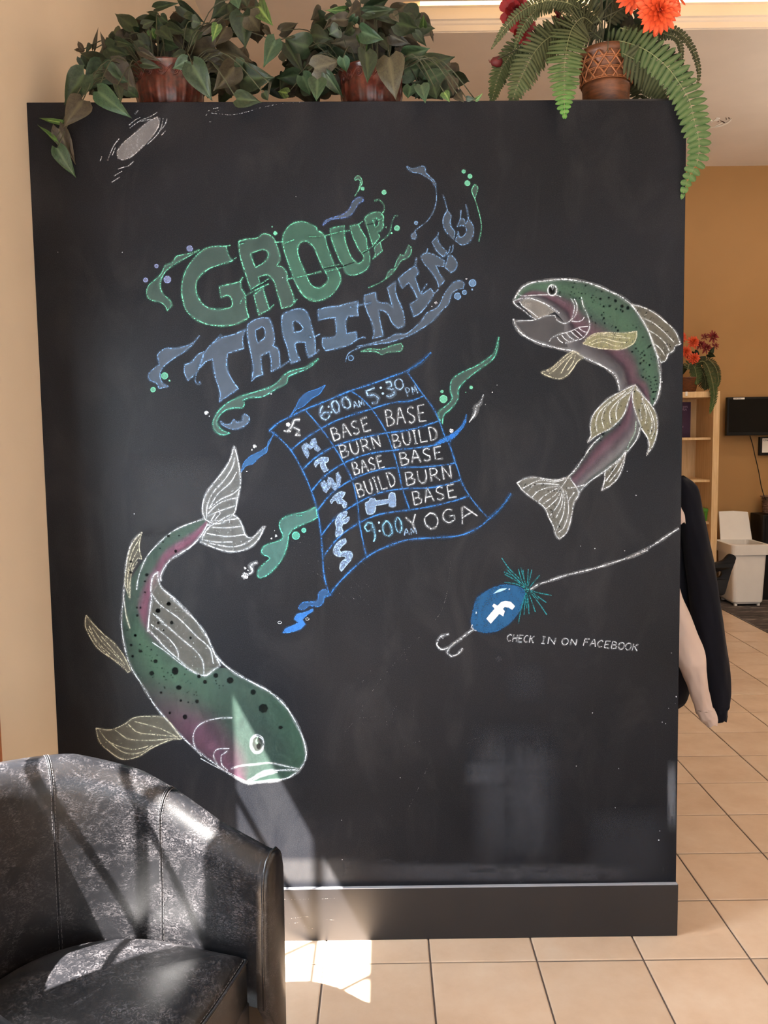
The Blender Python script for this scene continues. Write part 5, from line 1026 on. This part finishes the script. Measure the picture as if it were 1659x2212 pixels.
frond(fern, [(1290,75),(1225,70),(1185,82),(1155,112),(1135,148),(1118,185),(1105,225)], 44, .02, [.15, .06, .03, .02, .02, .02, .03], (0, .55), spacing=8.5, lean=.1)
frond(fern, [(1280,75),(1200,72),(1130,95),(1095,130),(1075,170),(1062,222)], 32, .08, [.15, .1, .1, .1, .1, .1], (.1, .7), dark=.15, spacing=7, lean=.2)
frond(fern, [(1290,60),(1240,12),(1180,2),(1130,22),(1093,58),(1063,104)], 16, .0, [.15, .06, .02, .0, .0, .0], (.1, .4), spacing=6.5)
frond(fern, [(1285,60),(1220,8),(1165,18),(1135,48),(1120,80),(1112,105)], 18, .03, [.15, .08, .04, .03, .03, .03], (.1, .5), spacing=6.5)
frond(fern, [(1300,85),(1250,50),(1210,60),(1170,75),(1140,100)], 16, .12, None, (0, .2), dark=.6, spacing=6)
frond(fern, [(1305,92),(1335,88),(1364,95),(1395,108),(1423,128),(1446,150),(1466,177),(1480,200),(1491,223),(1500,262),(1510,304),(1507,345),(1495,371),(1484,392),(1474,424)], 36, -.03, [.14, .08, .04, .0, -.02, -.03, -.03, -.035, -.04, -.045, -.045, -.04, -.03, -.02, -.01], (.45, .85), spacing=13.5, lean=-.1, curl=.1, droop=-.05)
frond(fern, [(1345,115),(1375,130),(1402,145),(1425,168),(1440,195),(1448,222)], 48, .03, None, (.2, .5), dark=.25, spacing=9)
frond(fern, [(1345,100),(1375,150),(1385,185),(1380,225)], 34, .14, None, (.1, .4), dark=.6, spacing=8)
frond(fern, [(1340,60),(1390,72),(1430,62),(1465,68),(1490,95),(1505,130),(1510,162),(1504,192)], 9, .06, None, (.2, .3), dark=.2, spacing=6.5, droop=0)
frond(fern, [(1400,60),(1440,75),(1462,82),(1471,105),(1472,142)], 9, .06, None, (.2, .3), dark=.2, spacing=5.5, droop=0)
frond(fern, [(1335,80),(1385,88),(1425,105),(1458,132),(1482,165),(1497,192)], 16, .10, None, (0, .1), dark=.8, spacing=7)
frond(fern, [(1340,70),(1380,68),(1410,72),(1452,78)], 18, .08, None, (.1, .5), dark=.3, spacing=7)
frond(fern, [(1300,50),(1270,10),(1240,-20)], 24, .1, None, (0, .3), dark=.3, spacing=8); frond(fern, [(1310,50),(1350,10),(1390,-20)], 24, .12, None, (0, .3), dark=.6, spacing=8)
st = MB()
for x0, x1 in ((1291,1298),(1296,1300),(1302,1300),(1287,1290),(1308,1325),(1299,1312)): st.tube([tuple(at(x0, 112, .13)), tuple(at((x0+x1)/2, 60, .12)), tuple(at(x1, -8, .12))], .0022, 6)
st.tube([tuple(at(1313, 112, .06)), tuple(at(1314, 82, .06))], .0014, 5)
for a_, b_ in (((1300,40),(1420,30)), ((1290,60),(1130,20)), ((1290,70),(1075,128)), ((1300,30),(1365,-5))): A_, B_ = Vector(at(a_[0], a_[1], .12)), Vector(at(b_[0], b_[1], .08)); st.tube([tuple(A_), tuple(A_.lerp(B_, .5)+Vector((0, 0, .03))), tuple(B_)], .0018, 5)
st.build('stems', M['stem'], fern, kind='stuff')
for (b, t_, w_, k) in (((1330,30),(1350,75),36,'d'),((1320,20),(1380,55),40,'d'),((1345,50),(1375,85),36,'b'),((1300,20),(1345,12),30,'d'),((1360,60),(1400,95),34,'d'),((1350,70),(1335,105),40,'d'),((1370,40),(1415,60),34,'d'),((1280,5),(1330,-5),30,'u'),((1310,60),(1345,95),36,'d'),((1355,75),(1385,110),34,'b'),((1330,85),(1358,108),30,'d')): put_leaf(fern, b, t_, w_, k, .17)
bloom(fern, 1425, 22, 47, -.02, 'o', 80, 'orange_flower', facing=(.05, -1, -.25)); bloom(fern, 1366, -12, 34, .05, 'o', 40, 'orange_flower', facing=(-.1, -1, -.3)); bloom(fern, 1462, -8, 28, .06, 'o', 34, 'orange_flower', facing=(.4, -1, .1))
bloom(fern, 1112, 22, 34, .06, 'r', 16, 'red_flower', facing=(-.3, -1, -.3)); bloom(fern, 1128, 66, 27, .07, 'r', 12, 'red_flower', facing=(0, -1, -.5)); bloom(fern, 1206, 36, 12, .12, 'r', 8, 'red_flower', facing=(0, -1, -.3)); bloom(fern, 1152, 55, 10, .1, 's', 8, 'red_flower')
bd = MB(); cpt = at(1074, 134, .1); px1 = pxm(.1); bd.lathe([(.5*px1, -15*px1), (8*px1, -10*px1), (11*px1, 0), (9*px1, 8*px1), (3*px1, 11*px1)], (0, 0, 0), 12)
q = Vector((-1, 0, .12)).to_track_quat('-Z', 'Y').to_matrix(); o = obj('flower_bud', [Vector(cpt)+q @ Vector(p) for p in bd.v], bd.f, M['red'], fern, smooth=True)
MB().tube([tuple(at(1064,134,.1)), tuple(at(1058,135,.1)), tuple(at(1056,129,.1))], .0012, 5).build('flower_pistil', M['red'], fern)
bloom(fern, 1086, 112, 7, .12, 's', 8, 'red_flower')

# ================================================================== COAT RACK BEHIND THE PARTITION, COAT AND FLEECE ON IT
rk = empty('coat_rack', (-.03, .56, 0), 'dark coat rack standing behind the chalkboard under the hanging coat', 'coat rack')
MB().lathe([(.16, 0), (.16, .015), (.03, .03), (.016, .06), (.014, 1.62), (.004, 1.64)], (-.03, .56, 0), 20).build('pole', M['black_plastic'], rk, smooth=True)
for d_ in ((.10, -.06), (-.1, -.03), (.02, .1)): MB().tube([(-.03, .56, 1.33), (-.03+d_[0]*.6, .56+d_[1]*.6, 1.34), (-.03+d_[0], .56+d_[1], 1.40)], .007, 6).build('hook', M['black_plastic'], rk, smooth=True)
def limb(name, L, y0, dep, mat, parent, folds=.06, seed=1, n=28, **k):
    P = [(*at(x, y, y0), hw*pxm(y0)) for x, y, hw in L]; Q = crom3(P, 8); v = []; R9 = random.Random(seed)
    for i, q in enumerate(Q):
        for j in range(n):
            a = 2*math.pi*j/n; fo = 1+folds*math.sin(a*5+i*.22+seed)+folds*.7*math.sin(a*9-i*.31+seed*2); r_ = q[3]
            v.append((q[0]+r_*math.cos(a)*(1+(fo-1)*.25), q[1]+min(dep, r_)*math.sin(a)*fo, q[2]+.004*math.sin(a*3+i*.5)))
    f = grid_faces(len(Q), n, True)+[tuple(range(n)), tuple((len(Q)-1)*n+j for j in range(n-1, -1, -1))]
    return obj(name, v, f, mat, parent, smooth=True, **k)
coat = empty('navy_coat', (.04, .5, .5), 'navy coat hanging behind the right edge of the chalkboard', 'coat')
limb('coat_body', [(1425,1022,20),(1415,1050,58),(1402,1120,95),(1400,1200,100),(1398,1350,98),(1398,1470,97),(1398,1500,92),(1398,1518,84),(1398,1526,62)], .54, .075, M['navy'], coat, .05, 2)
limb('sleeve', [(1466,1030,14),(1484,1058,24),(1492,1110,27),(1503,1170,29),(1514,1240,31),(1524,1310,32),(1537,1390,31),(1547,1450,29),(1553,1495,25),(1555,1525,21)], .46, .055, M['navy'], coat, .045, 3)
limb('cuff', [(1555,1522,21),(1556,1535,16),(1556,1548,15),(1556,1557,13)], .46, .035, M['navy'], coat, .10, 5)
fl = empty('beige_fleece', (.0, .46, .5), 'beige fleece with one gathered-cuff sleeve hanging against the navy coat', 'jacket')
limb('sleeve', [(1440,1180,8),(1447,1262,19),(1457,1320,29),(1471,1370,37),(1487,1415,36),(1499,1450,27),(1506,1480,23),(1515,1512,20),(1522,1534,20)], .385, .05, M['fleece'], fl, .05, 4)
limb('cuff', [(1521,1530,20),(1527,1545,21),(1532,1556,18),(1536,1566,13)], .385, .04, M['fleece'], fl, .09, 7)
limb('collar', [(1448,1060,5),(1460,1090,9),(1468,1112,10),(1474,1130,7)], .42, .012, M['fleece'], fl, .02, 8)

# ================================================================== BLACK CHAIR BEHIND THE COAT
bc = empty('black_chair', (1.02, 2.36, 0), 'black moulded dining chair half hidden behind the hanging coat', 'chair')
out = crom([(1440,1232),(1490,1224),(1543,1216),(1562,1211),(1573,1200),(1579,1197),(1588,1201),(1590,1207),(1580,1235),(1572,1262),(1566,1282),(1560,1286),(1550,1286),(1500,1292),(1440,1296)], 3, True)
hol = crom([(1547,1241),(1552,1235),(1559,1233),(1560,1239),(1555,1247),(1548,1249)], 3, True)
tri = tessellate_polygon([[Vector((p[0], p[1], 0)) for p in out], [Vector((p[0], p[1], 0)) for p in hol]]); allp = list(out)+list(hol)
yb = lambda p: 2.30-.0000075*max(0, p[0]-1500)**2*1.0+.0
v = [at(p[0], p[1], yb(p)) for p in allp]+[at(p[0], p[1], yb(p))+np.array([0, .022, 0]) for p in allp]; N_ = len(allp); f = [tuple(t_) for t_ in tri]+[tuple(i+N_ for i in t_[::-1]) for t_ in tri]
for a0, L_ in ((0, len(out)), (len(out), len(hol))): f += [(a0+i, a0+(i+1) % L_, a0+(i+1) % L_+N_, a0+i+N_) for i in range(L_)]
o = obj('backrest', v, f, M['black_plastic'], bc)
MB().box(  .70, 1.01, 2.28, 2.70, .43, .46).build('seat', M['black_plastic'], bc, bevel=.01)
for x, y in ((.73, 2.31), (.96, 2.33), (.73, 2.66), (.98, 2.66)): MB().tube([(x, y, .44), (x+(.02 if x > .9 else -.02)*.3, y+(.03 if y > 2.5 else -.0), 0)], [.014, .011], 8).build('leg', M['black_plastic'], bc, smooth=True)
for x in (.74, .97): MB().tube([(x, 2.30, .44), (x, 2.31, .64)], .012, 8).build('back_post', M['black_plastic'], bc, smooth=True)

# ================================================================== BACK OF THE LOBBY
# bookcase
ys = 4.98; xr = at(1556, 845, ys)[0]; zt = at(1556, 845, ys)[2]; xl = xr-.80
bk = empty('bookcase', ((xl+xr)/2, 5.18, 0), 'tall open birch bookcase against the ochre wall', 'bookcase')
tk = .056
MB().box(xr-tk, xr, ys, 5.40, 0, zt).build('side_panel', M['birch'], bk, bevel=.002); MB().box(xl, xl+tk, ys, 5.40, 0, zt).build('side_panel', M['birch'], bk, bevel=.002)
MB().box(xl+tk, xr-tk, ys+.003, 5.40, zt-.052, zt-.001).build('top_panel', M['birch'], bk, bevel=.002); MB().box(xl+tk, xr-tk, 5.385, 5.40, 0, zt-.052).build('back_panel', M['birch'], bk)
shz = [at(1520, py, ys+.05)[2] for py in (945, 1036, 1127)]+[.40, .08]
for z in shz: MB().box(xl+tk, xr-tk, ys+.05, 5.385, z-.022, z).build('shelf', M['birch'], bk, bevel=.001)
MB().box(*(lambda a, b: (a[0], b[0], ys-.003, ys, b[2], a[2]))(at(1480.5, 846, ys), at(1485, 855, ys))).build('tag', M['white'], bk, label='white tag')
pur = simple('purple_card', srgb(66, 30, 70), .5)
p0, p1 = at(1462, 869, 5.36), at(1491, 932, 5.36); sgn = empty('purple_sign', (float(p0[0]), 5.37, float(p1[2])), 'purple printed card leaning inside the top compartment of the bookcase', 'sign')
MB().box(p0[0]-.02, p1[0], 5.357, 5.363, shz[0], p0[2]).build('card', pur, sgn)
def text(s, x, y, z, size, mat, parent, name='lettering', align='LEFT', depth=.0006):
    cu = bpy.data.curves.new(name, 'FONT'); cu.body = s; cu.size = size; cu.extrude = depth; cu.align_x = align; cu.materials.append(mat)
    tmp = bpy.data.objects.new(name, cu); COL.objects.link(tmp); me = bpy.data.meshes.new_from_object(tmp.evaluated_get(bpy.context.evaluated_depsgraph_get())); bpy.data.objects.remove(tmp)
    o = bpy.data.objects.new(name, me); link(o, parent); o.location = (x, y, z); o.rotation_euler = (math.pi/2, 0, 0); return o
ltx = simple('pale_print', srgb(176, 150, 176), .6); q = at(1470, 881, 5.355); text('sters', q[0], 5.3565, q[2], .034, ltx, sgn); q = at(1470, 887, 5.355); text('URA', q[0], 5.3565, q[2], .03, ltx, sgn); q = at(1470, 924, 5.355); text('CT', q[0], 5.3565, q[2], .022, ltx, sgn)
gb = MB(); a, b = at(1519, 1098, 5.1), at(1538, 1127, 5.1); gx0, gx1 = a[0], b[0]; z0g, z1g = shz[2], a[2]
gb.prism([(gx0+.015, 5.08, z0g), (gx1-.012, 5.08, z0g), (gx1-.012, 5.22, z0g), (gx0+.015, 5.22, z0g)], [(gx0-.0, 5.06, z1g-.02), (gx1, 5.06, z1g-.02), (gx1, 5.24, z1g-.02), (gx0, 5.24, z1g-.02)])
gt = empty('green_tub', ((gx0+gx1)/2, 5.15, z0g), 'small bright green plastic tub on the third shelf of the bookcase', 'tub'); gm = simple('green_plastic', srgb(84, 150, 50), .4)
gb.build('body', gm, gt, bevel=.004); MB().box(gx0-.012, gx1+.01, 5.05, 5.25, z1g-.026, z1g).build('rim', gm, gt, bevel=.004)
# plant on the bookcase
yp = 5.12; pp = empty('potted_flowers', (float(at(1480, 845, yp)[0]), yp, zt), 'small fern with orange and dark red flowers on top of the birch bookcase', 'potted plant')
cpx = at(1484, 845, yp); px1 = pxm(yp)
MB().lathe([(.060, 0), (.075, .01), (.10, .12), (.105, .13), (.09, .13)], (cpx[0], yp, zt), 28).build('basket_pot', M['wicker'], pp, smooth=True)
for (x, y, r, kd, n, yy) in ((1472,729,13,'o',40,5.10),(1498,738,14,'o',46,5.06),(1481,760,14,'o',46,5.05),(1499,774,14,'o',46,5.03),(1513,745,12,'s',24,5.1),(1540,728,14,'s',26,5.08),(1526,752,13,'s',24,5.1),(1545,748,9,'s',16,5.1),(1522,728,9,'s',16,5.14)):
    bloom(pp, x, y, r, yy, kd, n, 'orange_flower' if kd == 'o' else 'red_flower', joined=True)
frond(pp, [(1485,800),(1490,785),(1500,793),(1505,815),(1504,830)], 15, 5.03, None, (.3, .8), spacing=3.2)
frond(pp, [(1500,790),(1518,780),(1530,795),(1540,830),(1542,860),(1534,892)], 11, 5.0, [5.08, 5.03, 4.98, 4.94, 4.93, 4.93], (.3, .9), spacing=3.2)
frond(pp, [(1505,785),(1530,778),(1546,795),(1552,820),(1548,838)], 9, 5.1, None, (.1, .7), spacing=3.2); frond(pp, [(1495,800),(1505,795),(1518,805),(1524,825),(1522,842)], 12, 5.08, None, (.1, .5), dark=.3, spacing=3.2); frond(pp, [(1500,810),(1512,812),(1520,826),(1530,840)], 14, 5.12, None, (0, .4), dark=.5, spacing=3.2)
for (b, t_, w_, k) in (((1510,780),(1528,768),12,'d'),((1530,765),(1546,772),10,'d'),((1500,760),(1510,778),12,'d'),((1535,762),(1545,748),8,'d'),((1480,790),(1472,812),14,'d'),((1500,790),(1490,770),16,'d'),((1515,795),(1500,812),16,'d')): put_leaf(pp, b, t_, w_, k, 5.09, 0)
# television, its cord, small framed notice
a, b = at(1571.5, 858, 5.30), at(1571.5, 941, 5.30); TVW = .80
tv = empty('wall_television', (float(a[0]+TVW/2), 5.35, float(b[2])), 'flat black television mounted on the ochre wall', 'television')
MB().box(a[0], a[0]+TVW, 5.30, 5.345, b[2], a[2]).build('housing', M['black_plastic'], tv, bevel=.004); MB().box(a[0]+.018, a[0]+TVW-.018, 5.296, 5.301, b[2]+.03, a[2]-.02).build('screen', M['screen'], tv)
MB().box(a[0]+.2, a[0]+TVW-.2, 5.345, YB, b[2]+.06, a[2]-.06).build('wall_mount', M['black_plastic'], tv)
MB().box(*(lambda p, q: (p[0], q[0], 5.2945, 5.2965, q[2], p[2]))(at(1585, 859, 5.29), at(1609, 862.5, 5.29))).build('sticker', M['white'], tv, label='thin white sticker')
q = at(1586, 862, 5.29); text('MEMBER OFFICE', q[0], 5.294, q[2], .0085, M['black_plastic'], tv, 'sticker_print')
co = [(1620,941),(1622,948),(1626,962),(1631,985),(1637,1010),(1641,1030),(1644,1048),(1650,1070),(1655,1080)]
o = MB().tube([tuple(x) for x in crom3([at(x, y, 5.37 if i < 6 else 5.25-.03*(i-6)) for i, (x, y) in enumerate(co)], 5)], .004, 6).build('power_cord', M['black_plastic'], smooth=True); tag(o, 'thin black cord dropping from the television to the basket', 'cord')
a, b = at(1642, 941, 5.38), at(1647, 984, 5.38)
nf = empty('framed_notice', (float(a[0])+.1, 5.40, float(b[2])), 'black framed white notice on the wall just below the television', 'picture frame')
MB().box(a[0], a[0]+.26, 5.38, YB-.001, b[2], a[2]-.012).build('frame', M['black_plastic'], nf, bevel=.002); c2, d2 = at(1647, 947, 5.378), at(1659, 977.5, 5.378)
MB().box(c2[0], c2[0]+.2, 5.3775, 5.3815, d2[2], c2[2]).build('paper', M['white'], nf); text('Char', c2[0]+.008, 5.377, c2[2]-.024, .028, M['black_plastic'], nf)
# waste bin with its lid open
A0 = on(1584, 1311, 2, 0); A1 = on(1651, 1311, 2, 0); yb0 = A0[1]; x0, x1 = A0[0], A1[0]; dp = .34; tp = .022; zr = at(1600, 1177, yb0-.02)[2]
bn = empty('waste_bin', ((x0+x1)/2, yb0+dp/2, 0), 'tall white plastic waste bin with its lid propped open on the carpet', 'bin')
def rrect(xa, xb, ya, yb_, z, r=.035, n=5):
    P = []
    for (cx, cy, a0) in ((xb-r, yb_-r, 0), (xa+r, yb_-r, 90), (xa+r, ya+r, 180), (xb-r, ya+r, 270)):
        for i in range(n): a = math.radians(a0+90*i/(n-1)); P.append((cx+r*math.cos(a), cy+r*math.sin(a), z))
    return P
def loft(name, loops, mat, parent, cap0=True, cap1=True, **k):
    v = sum(loops, []); m_ = len(loops[0]); f = grid_faces(len(loops), m_, True)
    if cap0: f.append(tuple(range(m_-1, -1, -1)))
    if cap1: f.append(tuple((len(loops)-1)*m_+i for i in range(m_)))
    return obj(name, v, f, mat, parent, smooth=False, **k)
zf = .022
loft('body', [rrect(x0+.015, x1-.015, yb0+.015, yb0+dp-.015, zf), rrect(x0, x1, yb0, yb0+dp, zf+.02), rrect(x0-tp*.8, x1+tp*.8, yb0-tp*.5, yb0+dp+tp*.5, zr-.085), rrect(x0-tp*.5, x1+tp*.5, yb0-.0, yb0+dp, zr-.085), rrect(x0+.03, x1-.03, yb0+.03, yb0+dp-.03, zf+.03)], M['white'], bn)
k = tp*1.4
loft('rim', [rrect(x0-k, x1+k, yb0-k, yb0+dp+k, zr-.09), rrect(x0-k-.006, x1+k+.006, yb0-k-.006, yb0+dp+k+.006, zr-.003), rrect(x0-k, x1+k, yb0-k, yb0+dp+k, zr), rrect(x0+.0, x1-.0, yb0+.0, yb0+dp-.0, zr), rrect(x0+.0, x1-.0, yb0+.0, yb0+dp-.0, zr-.09)], M['white'], bn, False, False)
yl = yb0+dp+.015
L0 = [at(1557, 1174, yl), at(1627, 1178, yl), at(1616, 1106, yl+.05), at(1585, 1103.5, yl+.05), at(1553, 1105, yl+.05)]
MB().prism([tuple(p) for p in L0], [tuple(p+np.array([0, .018, 0])) for p in L0]).build('lid', M['white'], bn, bevel=.004)
for x in (x0+.02, x1-.045): MB().box(x, x+.022, yb0+.02, yb0+.045, 0.004, zf+.004).build('foot', M['white'], bn); MB().box(x, x+.022, yb0+dp-.045, yb0+dp-.02, 0.004, zf+.004).build('foot', M['white'], bn)
# black stand with wicker basket at the right edge
a = at(1649, 1113, 5.13); zs = a[2]
cab = empty('black_stand', (float(a[0])+.25, 5.2, 0), 'black cabinet at the right edge with a wicker basket on it', 'cabinet')
MB().box(a[0], a[0]+.5, 5.13, 5.40, .004, zs).build('body', M['black_plastic'], cab, bevel=.004); MB().box(a[0]+.02, a[0]+.48, 5.124, 5.13, .04, zs-.03).build('door', M['black_plastic'], cab)
wb_ = at(1668, 1113, 5.25); ht = at(1668, 1072, 5.20)[2]-zs
wk = empty('wicker_basket', (float(wb_[0]), 5.25, zs), 'grey-brown wicker basket on the black cabinet at the right edge', 'basket'); wm = simple('grey_wicker', srgb(118, 92, 78), .7, .2, 60)
px1 = pxm(5.25); MB().lathe([(.065, 0), (.075, .01), (.088, ht*.9), (.108, ht*.97), (.108, ht), (.09, ht)], (wb_[0], 5.25, zs), 40, rf=lambda a, z: 1+.02*math.cos(a*20)*(1 if z < ht*.92 else 0)).build('body', wm, wk, smooth=False)
for i in range(9): MB().tube([(wb_[0]+(.077+.012*i/9)*math.cos(a)*(1.02+.03*((q+i) % 2)), 5.25+(.077+.012*i/9)*math.sin(a)*(1.02+.03*((q+i) % 2)), zs+.015+ht*.85*i/9) for q, a in enumerate(np.linspace(0, 2*math.pi, 41))], .004, 5, False).build('weave_ring', wm, wk)
